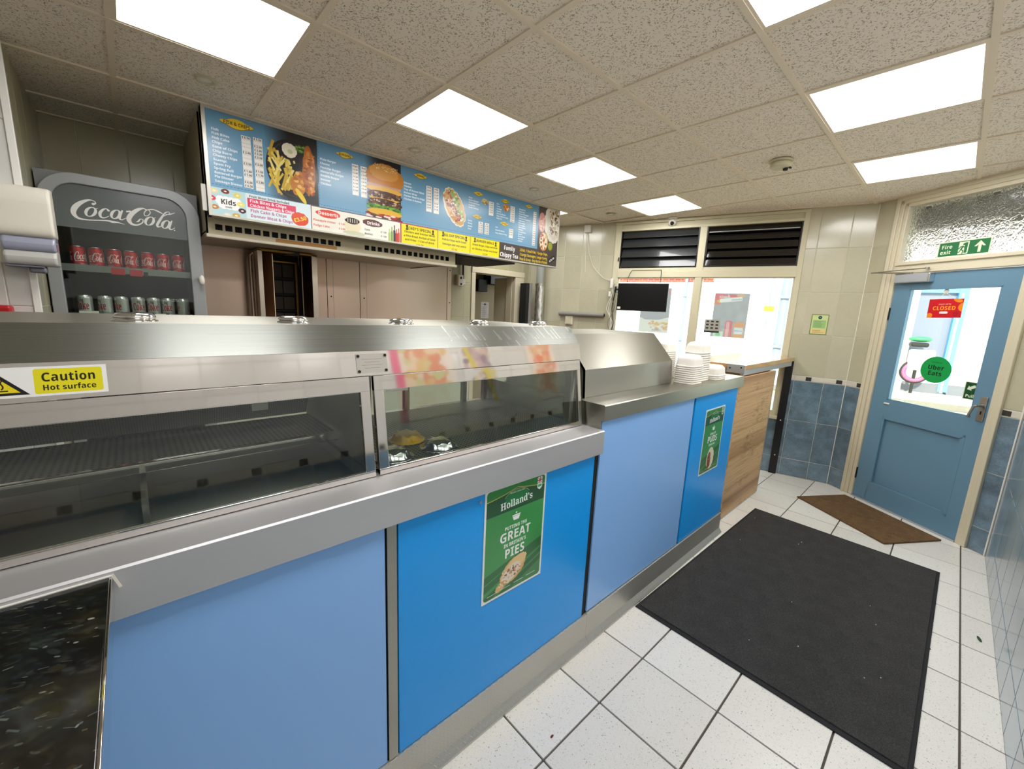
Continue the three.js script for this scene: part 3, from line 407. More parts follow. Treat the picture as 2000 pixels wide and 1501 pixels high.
  column(c, 1784, 1812, 56, 274, Array.from({ length: 15 }, (_, i) => '£ ' + (5 + (i * 7 % 5) * .5).toFixed(2)), 8.5);
  c.fillStyle = '#4b413b'; c.fillRect(1836, 2, 212, 292); c.fillRect(1494, 290, 554, 106); blob(c, 1990, 96, 92, 130, '#e9e4d8', 18, .03); blob(c, 1995, 96, 72, 108, '#d8d2c2', 16, .04); for (let i = 0; i < 60; i++) blob(c, rr(1950, 2044), rr(10, 190), rr(4, 12), rr(4, 14), ['#8a6a42', '#b9a27a', '#5f4527', '#efe8d6'][i % 4]);
  blob(c, 1872, 110, 34, 62, '#d8968a', 12, .05); for (let i = 0; i < 22; i++) blob(c, rr(1850, 1894), rr(64, 160), 7, 6, ['#e8b4a8', '#c47a70', '#efd0c6'][i % 3]); blob(c, 1896, 232, 44, 62, '#b5823c', 14, .04); blob(c, 1896, 232, 38, 54, '#efe2c4', 14, .05); for (let i = 0; i < 26; i++) blob(c, rr(1870, 1924), rr(190, 276), 8, 8, ['#c9452c', '#f3ead6', '#8a3a1c', '#e6c77a'][i % 4]); blob(c, 1966, 256, 26, 32, '#6a5a2a', 12, .04); blob(c, 1966, 256, 21, 26, '#9aa432', 12, .06);
  // lower band
  c.fillStyle = '#dff0f4'; c.fillRect(2, 288, 374, 106); c.fillStyle = '#bfe0e6'; c.fillRect(2, 288, 124, 106); for (let i = 0; i < 7; i++) blob(c, 40 + i * 9, 340 + (i % 2 ? 8 : -6), 17, 17, '#ffffff', 12, .03); text(c, 'Kids', 66, 338, 26, '#2c211c', { al: 'center' }); text(c, 'meals', 66, 356, 8, '#2c211c', { al: 'center' });
  for (const [x, y, k] of [[22, 302, '#f2e2a8'], [58, 298, '#7a2a1c'], [98, 306, '#f0d85a'], [12, 330, '#e2365a'], [20, 362, '#c98a4a'], [108, 338, '#f6ea7a'], [112, 362, '#4a2030'], [90, 384, '#e0b04a'], [60, 388, '#f4ecd8']]) { blob(c, x, y, 13, 9, k, 8, .1); blob(c, x, y, 5, 3, '#fff8ea', 7, .1); }
  text(c, 'Fruit Shoot Drink Included', 214, 298, 13, '#1f1c1c', { al: 'center', max: 150 }); c.fillStyle = '#e0315f'; c.fillRect(132, 306, 182, 36); text(c, 'Fish Bites & Chips', 140, 316, 16, '#fff', { max: 140 }); text(c, 'Chicken Nuggets & Chips', 140, 333, 16, '#fff', { max: 168 }); text(c, 'Fish Cake & Chips', 140, 354, 16, '#b04a86', { max: 140 }); text(c, 'Donner Meat & Chips', 140, 374, 16, '#b04a86', { max: 160 });
  blob(c, 330, 356, 34, 28, '#e0401c', 9, .1); text(c, '£3.50', 330, 357, 22, '#ffe23a', { al: 'center', rot: -.35 });
  c.fillStyle = '#f3f0e4'; c.fillRect(379, 290, 434, 104); c.fillStyle = '#5a2a22'; c.fillRect(376, 288, 3, 108); c.fillRect(376, 287, 438, 3); blob(c, 452, 313, 52, 17, '#e3402c', 10, .1); text(c, 'Desserts', 452, 313, 22, '#fff', { al: 'center' }); text(c, 'Pineapple Fritter', 384, 346, 13, '#d8503c', { max: 100 }); text(c, '£ 1.00', 498, 346, 11, '#d8503c'); text(c, 'Fudge Cake', 384, 368, 13, '#d8503c', { max: 80 }); text(c, '£ 2.00', 498, 368, 11, '#d8503c');
  blob(c, 563, 346, 38, 34, '#ece2c0', 12, .04); blob(c, 563, 324, 34, 14, '#2a1a14', 12, .1); for (let i = 0; i < 5; i++) { c.fillStyle = '#f4eedc'; c.fillRect(540 + i * 11, 314, 3, 18); } blob(c, 570, 380, 52, 10, '#cfd3b4', 12, .1);
  blob(c, 664, 318, 50, 16, '#5b2c20', 10, .1); text(c, 'Drinks', 668, 318, 21, '#fff', { al: 'center' }); text(c, 'Cans', 622, 352, 12, '#3a3330'); text(c, '£ 1.00', 706, 352, 11, '#3a3330'); text(c, 'Bottles', 622, 372, 12, '#3a3330'); text(c, '£ 1.50', 706, 372, 11, '#3a3330'); for (const [x, h, k] of [[752, 62, '#b9c86a'], [766, 74, '#7aa842'], [780, 84, '#3c2c34'], [792, 66, '#c0392b'], [804, 72, '#d8453a']]) { c.fillStyle = k; c.fillRect(x - 6, 392 - h * .7, 12, h * .7); c.fillRect(x - 2.5, 392 - h, 5, h * .34); }
  c.fillStyle = '#cf2a22'; c.fillRect(813, 287, 6, 109); c.fillRect(813, 287, 230, 4); c.fillStyle = '#b8a216'; c.fillRect(1038, 290, 458, 106);
  [[820, 1038, ["CHEF'S SPECIAL", 'Chicken and Donner Meat', 'a Pitta Bread, Portion of Salad', 'and Fries - 1 Can of drink', '£14.00']], [1044, 1264, ['ALL DAY SPECIAL', 'Fish & Chips with Small', 'Sausage and any sauce', '£7.50']], [1269, 1493, ['BURGER MEALS', 'Cheese Burger, Chips and Drink', 'or Chicken, Chips and Drink', '£5.50']]].forEach(([a, b, t]) => { c.fillStyle = '#f6e50e'; c.fillRect(a, 292, b - a, 102); t.forEach((s, i) => text(c, s, (a + b) / 2, 308 + i * (t.length > 4 ? 19.5 : 24), i ? 15 : 19, i === t.length - 1 ? '#a8761c' : '#2c2610', { al: 'center', max: (b - a) - (i ? 26 : 74) })); for (const [x, y] of [[a + 32, 308], [b - 28, 312]]) { c.fillStyle = '#1c180e'; c.beginPath(); c.arc(x, y - 9, 6, 0, 6.3); c.fill(); c.fillRect(x - 4, y - 6, 8, 12); c.fillRect(x - 8, y + 6, 16, 5); } });
  text(c, 'Family', 1582, 320, 36, '#fff', { al: 'center', max: 96 }); text(c, 'Chippy Tea', 1582, 364, 36, '#fff', { al: 'center', max: 160 }); ['2 Fish, 1 Small Fish, 1 Large Chips,', '2 Large Sausages, Large Curry,', 'Peas & Gravy - Any Bottle of drink'].forEach((s, i) => text(c, s, 1674, 316 + i * 28, 24, '#f2cf24', { max: 272 })); c.save(); c.translate(1990, 344); c.rotate(-.55); c.fillStyle = '#0d0b0a'; c.fillRect(-36, -15, 72, 30); text(c, '£25.00', 0, 0, 19, '#fff', { al: 'center' }); c.restore();
});
function poster(kind) {
  return print(512, 734, (c, W, H) => {
    c.fillStyle = '#f3f6f2'; c.fillRect(0, 0, W, H); const b = 14, r = 22; c.save(); c.beginPath(); c.roundRect(b, b, W - 2 * b, H - 2 * b, r); c.clip();
    const g = c.createLinearGradient(0, 0, W, H); g.addColorStop(0, '#2f8a45'); g.addColorStop(.6, '#3f9e52'); g.addColorStop(1, '#2d7a3e'); c.fillStyle = g; c.fillRect(0, 0, W, H);
    c.fillStyle = '#2e8a3c'; c.fillRect(0, 0, W, 90); c.fillStyle = '#14532c'; c.beginPath(); c.moveTo(0, 78); c.quadraticCurveTo(120, 70, 256, 40); c.quadraticCurveTo(400, 70, W, 78); c.lineTo(W, 178); c.lineTo(0, 178); c.fill(); c.strokeStyle = '#c9b45a'; c.lineWidth = 5; c.beginPath(); c.moveTo(0, 78); c.quadraticCurveTo(120, 72, 256, 38); c.quadraticCurveTo(400, 72, W, 78); c.stroke();
    c.fillStyle = '#0f7a3c'; c.beginPath(); c.ellipse(256, 104, 96, 52, 0, 0, 6.3); c.fill(); c.strokeStyle = '#cfe0c4'; c.lineWidth = 2.5; c.beginPath(); c.ellipse(256, 110, 108, 60, 0, 3.5, 5.9); c.stroke(); text(c, 'PROUDLY SINCE 1851', 256, 66, 12, '#d8e6cc', { al: 'center', max: 150 });
    text(c, "Holland's", 256, 130, 62, '#ffffff', { font: 'serif', al: 'center', rot: -.05, max: 270 });
    c.fillStyle = '#f4f2f2'; c.fillRect(430, 20, 44, 46); c.fillStyle = '#c2304a'; c.fillRect(449, 20, 6, 46); c.fillRect(430, 40, 44, 6); c.strokeStyle = '#c2304a'; c.lineWidth = 3; c.beginPath(); c.moveTo(430, 20); c.lineTo(474, 66); c.moveTo(474, 20); c.lineTo(430, 66); c.stroke(); c.fillStyle = '#e9f6ee'; c.beginPath(); c.moveTo(430, 66); c.lineTo(474, 66); c.lineTo(474, 92); c.lineTo(452, 108); c.lineTo(430, 92); c.fill(); c.fillStyle = '#39b07a'; c.fillRect(436, 72, 32, 16);
    c.fillStyle = 'rgba(16,74,38,.55)'; for (const [y, s] of [[500, -90], [560, -120], [640, -150], [700, -160]]) { c.beginPath(); c.moveTo(0, y + 60); c.lineTo(W, y + s + 30); c.lineTo(W, y + s + 64); c.lineTo(0, y + 110); c.fill(); }
    c.fillStyle = '#fff'; c.beginPath(); c.moveTo(224, 226); c.lineTo(288, 226); c.lineTo(278, 252); c.lineTo(234, 252); c.fill(); c.fillRect(222, 216, 68, 8); c.beginPath(); c.arc(256, 204, 6, 0, 6.3); c.fill();
    if (kind) { text(c, 'PUTTING THE', 258, 290, 32, '#fff', { al: 'center', max: 190 }); text(c, 'GREAT', 256, 346, 84, '#fff', { al: 'center', max: 300 }); text(c, "IN BRITAIN'S", 256, 404, 34, '#fff', { al: 'center', max: 190 }); text(c, 'PIES', 256, 462, 84, '#fff', { al: 'center', max: 210 });
      blob(c, 250, 590, 112, 70, '#e7b56a', 18, .05, -.5); blob(c, 268, 560, 100, 44, '#f0cd8e', 16, .05, -.4); blob(c, 236, 606, 86, 46, '#f2e2cc', 14, .1, -.45); for (let i = 0; i < 60; i++) blob(c, 236 + rr(-76, 76), 606 + rr(-38, 34), rr(3, 11), rr(3, 9), ['#d9b48c', '#b98560', '#f6eedd', '#e4c9a6', '#8a5c44'][i % 5]); blob(c, 150, 668, 46, 26, '#e9bd78', 12, .1, -.4); for (let i = 0; i < 14; i++) blob(c, 175 + rr(-40, 40), 660 + rr(-16, 14), 8, 6, ['#f3e4cc', '#c99a70'][i % 2]); }
    else { text(c, 'KING OF', 258, 292, 36, '#fff', { al: 'center', max: 150 }); text(c, 'PUDS', 256, 352, 100, '#fff', { al: 'center', max: 300 }); text(c, 'COME ON', 256, 416, 34, '#fff', { al: 'center', max: 160 }); blob(c, 262, 580, 92, 122, '#f0e6c6', 16, .04); blob(c, 230, 600, 44, 96, '#7c3b24', 12, .08); for (let i = 0; i < 40; i++) blob(c, 228 + rr(-36, 36), 600 + rr(-86, 90), rr(6, 13), rr(5, 11), ['#5b2616', '#a45a34', '#8a4226', '#c98a5a'][i % 4]); }
    for (let i = 0; i < 4; i++) { c.fillStyle = 'rgba(240,248,240,.8)'; c.fillRect(40 + i * 110, 694 - i * 3, 84, 4); } c.restore();
  });
}
const cautionTex = print(684, 200, (c, W, H) => { c.fillStyle = '#f7f6f4'; c.fillRect(0, 0, W, H); c.fillStyle = '#0d0d0d'; c.beginPath(); c.moveTo(160, 16); c.lineTo(312, 182); c.lineTo(8, 182); c.fill(); c.fillStyle = '#f0dc10'; c.beginPath(); c.moveTo(160, 44); c.lineTo(272, 166); c.lineTo(48, 166); c.fill(); c.strokeStyle = '#0d0d0d'; c.lineWidth = 7; for (const x of [128, 160, 192]) { c.beginPath(); c.moveTo(x + 8, 84); c.bezierCurveTo(x - 18, 104, x + 26, 118, x, 142); c.stroke(); } c.fillStyle = '#0d0d0d'; c.fillRect(100, 148, 120, 8); c.fillStyle = '#ece012'; c.beginPath(); c.roundRect(334, 16, 326, 168, 14); c.fill(); text(c, 'Caution', 497, 74, 82, '#0d0d0d', { al: 'center', max: 262 }); text(c, 'Hot surface', 497, 144, 52, '#0d0d0d', { al: 'center', max: 258 }); });
const exitTex = print(644, 230, (c, W, H) => { c.fillStyle = '#dfe9c4'; c.fillRect(0, 0, W, H); c.fillStyle = '#0a6b38'; c.fillRect(14, 14, W - 28, H - 28); text(c, 'Fire', 44, 78, 76, '#e6eecb', { w: 'bold' }); text(c, 'exit', 36, 158, 76, '#e6eecb', { w: 'bold' }); c.fillStyle = '#e6eecb'; c.fillRect(266, 26, 122, 178); c.fillStyle = '#0a6b38'; c.fillRect(338, 40, 36, 150); c.beginPath(); c.arc(330, 62, 16, 0, 6.3); c.fill(); c.strokeStyle = '#0a6b38'; c.lineCap = 'round'; c.lineWidth = 22; c.beginPath(); c.moveTo(318, 92); c.lineTo(300, 134); c.stroke(); c.lineWidth = 13; c.beginPath(); c.moveTo(322, 90); c.lineTo(290, 96); c.lineTo(272, 124); c.moveTo(322, 94); c.lineTo(346, 116); c.lineTo(366, 110); c.moveTo(302, 136); c.lineTo(328, 160); c.lineTo(322, 196); c.moveTo(298, 138); c.lineTo(282, 172); c.lineTo(250, 176); c.stroke(); c.fillStyle = '#e6eecb'; c.beginPath(); c.moveTo(520, 34); c.lineTo(588, 112); c.lineTo(558, 112); c.lineTo(538, 92); c.lineTo(538, 196); c.lineTo(502, 196); c.lineTo(502, 92); c.lineTo(482, 112); c.lineTo(452, 112); c.fill(); });
const closedTex = print(444, 290, (c, W, H) => { c.fillStyle = '#cf0a1e'; c.fillRect(0, 0, W, H); c.fillStyle = '#f08a18'; c.beginPath(); c.arc(W + 10, 130, 66, 0, 6.3); c.fill(); c.beginPath(); c.ellipse(W - 70, 24, 62, 30, .4, 0, 6.3); c.fill(); c.beginPath(); c.arc(34, H - 34, 42, 0, 6.3); c.fill(); c.fillStyle = '#b00820'; c.beginPath(); c.arc(W - 70, H - 60, 36, 0, 6.3); c.fill(); text(c, "SORRY WE'RE", 214, 82, 26, '#f6b0a0', { al: 'center', max: 180 }); text(c, 'CLOSED', 212, 142, 82, '#f8a81c', { al: 'center', max: 320 }); c.fillStyle = '#f6ece8'; c.beginPath(); c.roundRect(160, 192, 110, 34, 16); c.fill(); c.fillStyle = '#6a0a12'; c.fillRect(170, 236, 92, 8); });
const pullTex = print(164, 262, (c, W, H) => { c.fillStyle = '#dfe6c8'; c.fillRect(0, 0, W, H); c.fillStyle = '#0b4f28'; c.fillRect(10, 10, W - 20, H - 20); text(c, 'Pull', 80, 208, 60, '#e8eed4', { al: 'center', max: 104 }); c.fillStyle = '#e8eed4'; c.save(); c.translate(84, 84); c.rotate(-.55); c.beginPath(); c.moveTo(-60, 0); c.lineTo(-16, -40); c.lineTo(-16, -20); c.lineTo(50, -20); c.lineTo(50, 20); c.lineTo(-16, 20); c.lineTo(-16, 40); c.fill(); c.restore(); });
const uberTex = print(420, 420, (c, W) => { c.fillStyle = '#06a04c'; c.fillRect(0, 0, W, W); text(c, 'available on', 210, 92, 24, '#063a1c', { al: 'center', max: 150 }); text(c, 'Uber', 208, 176, 96, '#061008', { al: 'center', max: 224 }); text(c, 'Eats', 208, 268, 96, '#0a1c12', { al: 'center', max: 214 }); });
const certTex = print(270, 380, (c, W, H) => { c.fillStyle = '#5b7440'; c.fillRect(0, 0, W, H); c.fillStyle = '#c9d692'; c.fillRect(12, 12, W - 24, H - 24); c.fillStyle = '#14233a'; c.beginPath(); c.arc(135, 58, 30, 0, 6.3); c.fill(); c.fillStyle = '#3fae9a'; c.beginPath(); c.arc(135, 58, 12, 0, 6.3); c.fill(); c.fillStyle = '#9cc27a'; c.fillRect(34, 108, 202, 150); for (let i = 0; i < 7; i++) { c.fillStyle = '#5f8a58'; c.fillRect(50, 122 + i * 19, rr(100, 170), 6); } c.fillStyle = '#e2c98a'; c.fillRect(24, 282, 222, 78); for (let i = 0; i < 3; i++) { c.fillStyle = '#b07a48'; c.fillRect(40, 296 + i * 20, rr(120, 190), 7); } });
const cokeHeader = print(1024, 430, (c, W, H) => { c.fillStyle = '#5f6665'; c.fillRect(0, 0, W, H); const g = c.createLinearGradient(0, 0, 0, H); g.addColorStop(0, '#5b6261'); g.addColorStop(1, '#666d6b'); c.fillStyle = g; c.fillRect(0, 0, W, H); script(c, 118, 78, .74, '#f1f1ee'); });
const canRed = print(1024, 256, (c, W, H) => { c.fillStyle = '#c0121c'; c.fillRect(0, 0, W, H); for (const x of [10, 522]) { script(c, x, 30, .44, '#f4e8e4'); c.fillStyle = 'rgba(244,232,228,.8)'; c.fillRect(x + 120, 214, 230, 8); } });
const canDiet = print(1024, 256, (c, W, H) => { c.fillStyle = '#c9cac8'; c.fillRect(0, 0, W, H); for (const x of [250, 762]) { text(c, 'diet', x, 62, 46, '#2a2a2a', { al: 'center' }); text(c, 'Coke', x, 132, 136, '#b3122a', { font: 'serif', al: 'center', max: 300 }); for (let i = 0; i < 3; i++) { c.fillStyle = '#6a6a6a'; c.fillRect(x - 80, 200 + i * 14, 160, 4); } } });
const plateTex = print(360, 220, (c, W, H) => { c.fillStyle = '#b9b4ac'; c.fillRect(0, 0, W, H); for (let i = 0; i < 4; i++) { c.fillStyle = '#8f8880'; c.fillRect(60 + (i % 2) * 30, 60 + i * 34, 240 - (i % 2) * 60, 5); } });
const noticeTex = print(200, 300, (c, W, H) => { c.fillStyle = '#b8b0a8'; c.fillRect(0, 0, W, H); c.fillStyle = '#3a3436'; c.beginPath(); c.arc(100, 44, 22, 0, 6.3); c.fill(); c.fillRect(40, 40, 120, 8); for (let i = 0; i < 11; i++) { c.fillStyle = '#7d747a'; c.fillRect(30, 88 + i * 18, rr(80, 140), 6); } });
const adTex = print(512, 730, (c, W, H) => { c.fillStyle = '#b3b4c2'; c.fillRect(0, 0, W, H); for (let i = 0; i < 50; i++) blob(c, rr(0, W), rr(150, 520), rr(10, 60), rr(8, 40), `rgba(${rnd() < .5 ? '200,200,214' : '160,160,180'},.3)`); blob(c, 60, 60, 90, 60, '#f05a6c', 10, .2); blob(c, 50, 150, 60, 40, '#f2806a', 10, .2); blob(c, 250, 40, 160, 22, '#e2486a', 10, .2); blob(c, 92, 130, 50, 28, '#f6c04a', 10, .2); blob(c, 380, 34, 60, 22, '#f4b27a', 10, .2); c.save(); c.translate(230, 110); c.rotate(-.12); c.fillStyle = '#fff'; c.beginPath(); c.roundRect(-150, -34, 330, 64, 18); c.fill(); c.restore(); text(c, 'Slush', 60, 66, 60, '#fff', { font: 'serif', italic: true, rot: -.1 }); text(c, 'Drinks', 250, 110, 44, '#8a8ab0', { font: 'serif', italic: true, rot: -.12 }); c.fillStyle = '#e9647c'; c.beginPath(); c.roundRect(206, 450, 110, 300, 40); c.fill(); c.fillStyle = '#f7b3c0'; c.beginPath(); c.roundRect(222, 470, 50, 280, 24); c.fill(); c.fillStyle = '#f2a36a'; c.beginPath(); c.roundRect(336, 470, 150, 280, 34); c.fill(); c.fillStyle = '#e6f0fb'; c.fillRect(346, 560, 130, 110); text(c, 'ORANGE', 411, 616, 30, '#5878c8', { al: 'center', max: 116 }); c.fillStyle = '#dff4ea'; c.fillRect(40, 640, 150, 90); blob(c, 110, 690, 40, 26, '#8fdc9a', 9, .2); });
const adTex2 = print(400, 730, (c, W, H) => { c.fillStyle = '#f3f2f0'; c.fillRect(0, 0, W, H); c.fillStyle = '#b4b5c4'; c.fillRect(0, 0, W, 520); blob(c, 330, 60, 60, 40, '#ef8a94', 9, .2); c.fillStyle = '#f7f6f4'; c.beginPath(); c.moveTo(0, 480); c.lineTo(150, 560); c.lineTo(400, 470); c.lineTo(400, 730); c.lineTo(0, 730); c.fill(); for (let i = 0; i < 26; i++) blob(c, rr(150, 390), rr(540, 680), rr(12, 34), rr(9, 20), ['#f2b08a', '#f0c070', '#f6d8b8'][i % 3]); text(c, 'Bakes', 180, 690, 44, '#9aa0b0', { font: 'serif', italic: true }); });
const foodAd = [0, 1, 2].map((k) => print(512, 900, (c, W, H) => { c.fillStyle = ['#efe6da', '#e6e4e2', '#f3e9dc'][k]; c.fillRect(0, 0, W, H); for (let i = 0; i < 110; i++) blob(c, W / 2 + rr(-170, 170), rr(120, 820), rr(24, 70), rr(18, 52), [['#e9a585', '#e59a7c', '#e8c590', '#d8d6a2', '#f0d9bc'], ['#cdb4b6', '#b9a3ac', '#e0d59a', '#d9c2b4', '#9c8a96'], ['#ec8e6e', '#e9a080', '#efc096', '#e6b894', '#f2d8c0']][k][i % 5]); if (!k) { c.fillStyle = '#ec7a98'; c.fillRect(W - 66, 0, 66, H); } if (k === 1) { c.strokeStyle = '#e0cf5a'; c.lineWidth = 60; c.beginPath(); c.moveTo(40, 860); c.lineTo(470, 60); c.stroke(); } }));

// ---------------------------------------------------------------- things
const printMat = (t, rough = .4, coat = 0) => P({ map: t, roughness: rough, clearcoat: coat, clearcoatRoughness: .15 });
function sheet(name, w, h, t, front, edge, parent) { return mesh(name, new THREE.BoxGeometry(w, h, t), [edge, edge, edge, edge, front, edge], parent, true); }
function flatUV(g, x0, y0, w, h) { if (g.index) g = g.toNonIndexed(); const p = g.attributes.position, u = new Float32Array(p.count * 2); for (let i = 0; i < p.count; i++) { u[2 * i] = (p.getX(i) - x0) / w; u[2 * i + 1] = (p.getY(i) - y0) / h; } g.setAttribute('uv', new THREE.BufferAttribute(u, 2)); return g; }

{ // square LED panels in the ceiling grid
  const names = ['square ceiling light panel over the range nearest the drinks fridge', 'square ceiling light panel in front of the middle of the menu board, over the range', 'square ceiling light panel before the right end of the menu board', 'square ceiling light panel beside the dome camera, nearest the shop window',
    'square ceiling light panel over the customer side, right above the black stone table', 'square ceiling light panel cut off by the top edge, over the customer aisle', 'square ceiling light panel on the customer side, just right of the smoke alarm', 'square ceiling light panel nearest the blue entrance door', 'square ceiling light panel peeping out behind the far end of the menu board'];
  LIGHT_CELLS.forEach(([x, z], i) => {
    const t = thing('ceiling_light', names[i], 'ceiling light', [x + .3, CH, z + .3], 0, 'square light panels in the ceiling grid');
    const s = new THREE.Shape([[-.292, -.292], [.292, -.292], [.292, .292], [-.292, .292]].map((p) => new THREE.Vector2(...p))); s.holes.push(new THREE.Path([[-.277, -.277], [-.277, .277], [.277, .277], [.277, -.277]].map((p) => new THREE.Vector2(...p))));
    mesh('frame', new THREE.ExtrudeGeometry(s, { depth: .012, bevelEnabled: false }).rotateX(Math.PI / 2).translate(0, .011, 0), m.grid, t);
    mesh('diffuser', B(.556, .006, .556, 0, .008, 0), m.glow, t);
    const l = new THREE.RectAreaLight(PANEL_COLOR, PANEL_LIGHT, .55, .55); l.name = 'panel_lamp'; l.position.set(0, .0035, 0); l.rotation.x = -Math.PI / 2; t.add(l);
  });
  const dl = thing('recessed_downlight', 'small round downlight in the ceiling above the left end of the menu board', 'downlight', [.384, CH, -2.765], 0, 'small round downlights along the menu board');
  mesh('rim', LA([[.022, .004], [.024, -.002], [.036, -.006], [.046, -.004], [.048, .004]]), m.cream, dl); mesh('lens', CY(.024, .024, .004, 0, .002, 0), m.white, dl);
  [[1.568, 'above the burger picture'], [2.753, 'above the right end of the menu board'], [3.938, 'beside the junction box near the window']].forEach(([x, w]) => dup(dl, [x, CH, -2.775], 0, 'small round downlight in the ceiling ' + w));
  const sm = thing('smoke_alarm', 'round cream smoke alarm on the ceiling over the aisle', 'smoke alarm', [3.31, CH + .002, -1.0]);
  mesh('base', LA([[0, 0], [.066, 0], [.07, -.006], [.068, -.014], [.06, -.017], [0, -.017]]), m.cream, sm); mesh('body', LA([[0, -.016], [.056, -.016], [.064, -.022], [.064, -.04], [.054, -.05], [0, -.052]]), m.cream, sm); mesh('sensor', M([CY(.016, .014, .014, .02, -.057, .025), B(.03, .006, .012, .02, -.052, .052)]), m.dark, sm);
  const dc = thing('dome_camera', 'small white dome security camera on the ceiling above the window', 'camera', [4.46, CH, -2.33]);
  mesh('base', CY(.05, .052, .014, 0, -.007, 0), m.white, dc); const eye = mesh('ball', new THREE.SphereGeometry(.042, 28, 18).translate(0, -.048, 0), m.white, dc); mesh('lens', M([CY(.019, .021, .02, 0, 0, .036, 'z'), new THREE.SphereGeometry(.014, 16, 10).translate(0, 0, .042)]).rotateX(.35).rotateY(-1.15).translate(0, -.048, 0), m.black, eye);
}

// ---- the frying and serving range
{
  const X0 = -1.3, X1 = 1.44, t = thing('serving_range', 'long stainless steel chip shop range with glass fronted warming cabinet and blue panels', 'serving range');
  mesh('cabinet_body', BB(X0, X1, .02, .985, -1.78, -.9925), m.gap, t);
  mesh('light_panel', RB(X0, .463, .157, .95, -.993, -.985, .002), m.lightBlue, t); mesh('bright_panel', RB(.503, 1.427, .157, .95, -.993, -.985, .002), m.skyBlue, t);
  mesh('cover_strip', RB(.468, .498, .157, .95, -.993, -.983, .001), m.steel, t); mesh('panel_screw', CY(.006, .006, .006, .796, .922, -.982, 'z'), m.chrome, t);
  mesh('end_strip', RB(1.43, 1.452, .157, .95, -1.0, -.988, .001), m.gap, t);
  mesh('kick_plate', profileX([[-.99, 0], [-.958, 0], [-.956, .012], [-.976, .04], [-.978, .155], [-.99, .155]], X0, X1 + .02), m.kick, t);
  mesh('shelf', profileX([[-.966, .955], [-.965, .957], [-.965, 1.0545], [-.969, 1.0585], [-1.115, 1.0585], [-1.115, 1.03], [-1.0, 1.03], [-1.0, .955]], X0, X1 + .016), m.fascia, t);
  mesh('deck', M([BB(X0, .47, .99, 1.03, -1.75, -1.1), BB(.47, X1, .99, 1.062, -1.75, -1.1)]), m.steelDark, t);
  // glass doors leaning back
  const door = (x0, x1, sl, sr) => { const d = mesh('glass_door', M([RB(x0, x1, 0, .018, -.009, .006, .002), RB(x0, x1, .246, .29, -.009, .006, .002), RB(x0, x0 + sl, 0, .29, -.009, .0055, .002), RB(x1 - sr, x1, 0, .29, -.009, .0055, .002)]), m.polished, t); d.position.set(0, 1.06, -1.08); d.rotation.x = -.135; mesh('glass_pane', BB(x0 + .01, x1 - .01, .012, .27, -.003, 0), m.tint, d); };
  door(X0 + .02, .482, .04, .028); door(.494, 1.438, .03, .02);
  // canopy
  mesh('canopy_band', profileX([[-1.122, 1.35], [-1.111, 1.35], [-1.1255, 1.418], [-1.137, 1.418]], X0, X1), m.polished, t);
  mesh('canopy_slope', profileX([[-1.1375, 1.412], [-1.1255, 1.4185], [-1.187, 1.487], [-1.197, 1.478]], X0, X1), m.slope, t);
  mesh('canopy_top', M([BB(X0, X1 - .005, 1.474, 1.487, -1.72, -1.1875), BB(X0, X1 - .005, 1.41, 1.48, -1.72, -1.708)]), m.steel, t);
  mesh('canopy_end', new THREE.ExtrudeGeometry(shapeOf([[1.112, 1.35], [1.126, 1.418], [1.187, 1.486], [1.72, 1.486], [1.72, 1.35]]), { depth: .006, bevelEnabled: false }).rotateY(Math.PI / 2).translate(X1 - .008, 0, 0), m.steel, t);
  for (let k = -2; k < 5; k++) mesh('vent_cap', LA([[0, .02], [.022, .02], [.033, .0175], [.0375, .012], [.037, .007], [.034, .005], [.041, .003], [.041, -.001], [0, -.001]], 28).translate(.006 + k * .3315, 1.487, -1.28), m.chrome, t);
  mesh('maker_plate', new THREE.BoxGeometry(.09, .054, .002).rotateX(-.21).translate(.4935, 1.384, -1.1175), printMat(plateTex, .4), t, true);
  for (const [x, y] of [[.454, 1.405], [.533, 1.405], [.454, 1.363], [.533, 1.363]]) mesh('plate_screw', CY(.004, .004, .006, x, y, -1.1165 - (y - 1.384) * .21, 'z', 10), m.dark, t);
  // inside of the cabinet
  mesh('partition', BB(.484, .492, 1.03, 1.41, -1.72, -1.125), m.steelDark, t);
  mesh('perforated_shelf', BB(X0, .47, 1.122, 1.127, -1.64, -1.335), m.perf, t); mesh('shelf_bar', RB(X0, .475, 1.106, 1.134, -1.345, -1.325, .004), m.polished, t);
  mesh('rack_back', new THREE.BoxGeometry(X1 - X0 - .97, .09, .004).rotateX(.5).translate((X0 + .47) / 2, 1.165, -1.655), m.perfFine, t);
  for (const x of [-.62, -.02]) mesh('pan_divider', BB(x, x + .012, 1.03, 1.09, -1.7, -1.16), m.steel, t); mesh('pan_rim', RB(X0, .47, 1.03, 1.05, -1.7, -1.66, .004), m.steel, t);
  mesh('perforated_deck', BB(.497, 1.425, 1.062, 1.068, -1.7, -1.105), m.perf, t);
  for (const x of [.9, 1.23, 1.365]) mesh('rear_post', RB(x, x + .026, 1.065, 1.475, -1.715, -1.69, .003), m.steel, t);
  for (const [a, b] of [[.497, .9], [.926, 1.23]]) mesh('rear_glass', BB(a, b, 1.07, 1.475, -1.705, -1.7), m.glass, t);
  mesh('end_post', RB(1.405, 1.43, 1.06, 1.41, -1.16, -1.125, .003), m.steel, t); mesh('end_post', RB(1.405, 1.43, 1.06, 1.475, -1.72, -1.69, .003), m.steel, t); mesh('end_glass', BB(1.422, 1.427, 1.065, 1.478, -1.69, -1.16), m.tint, t);
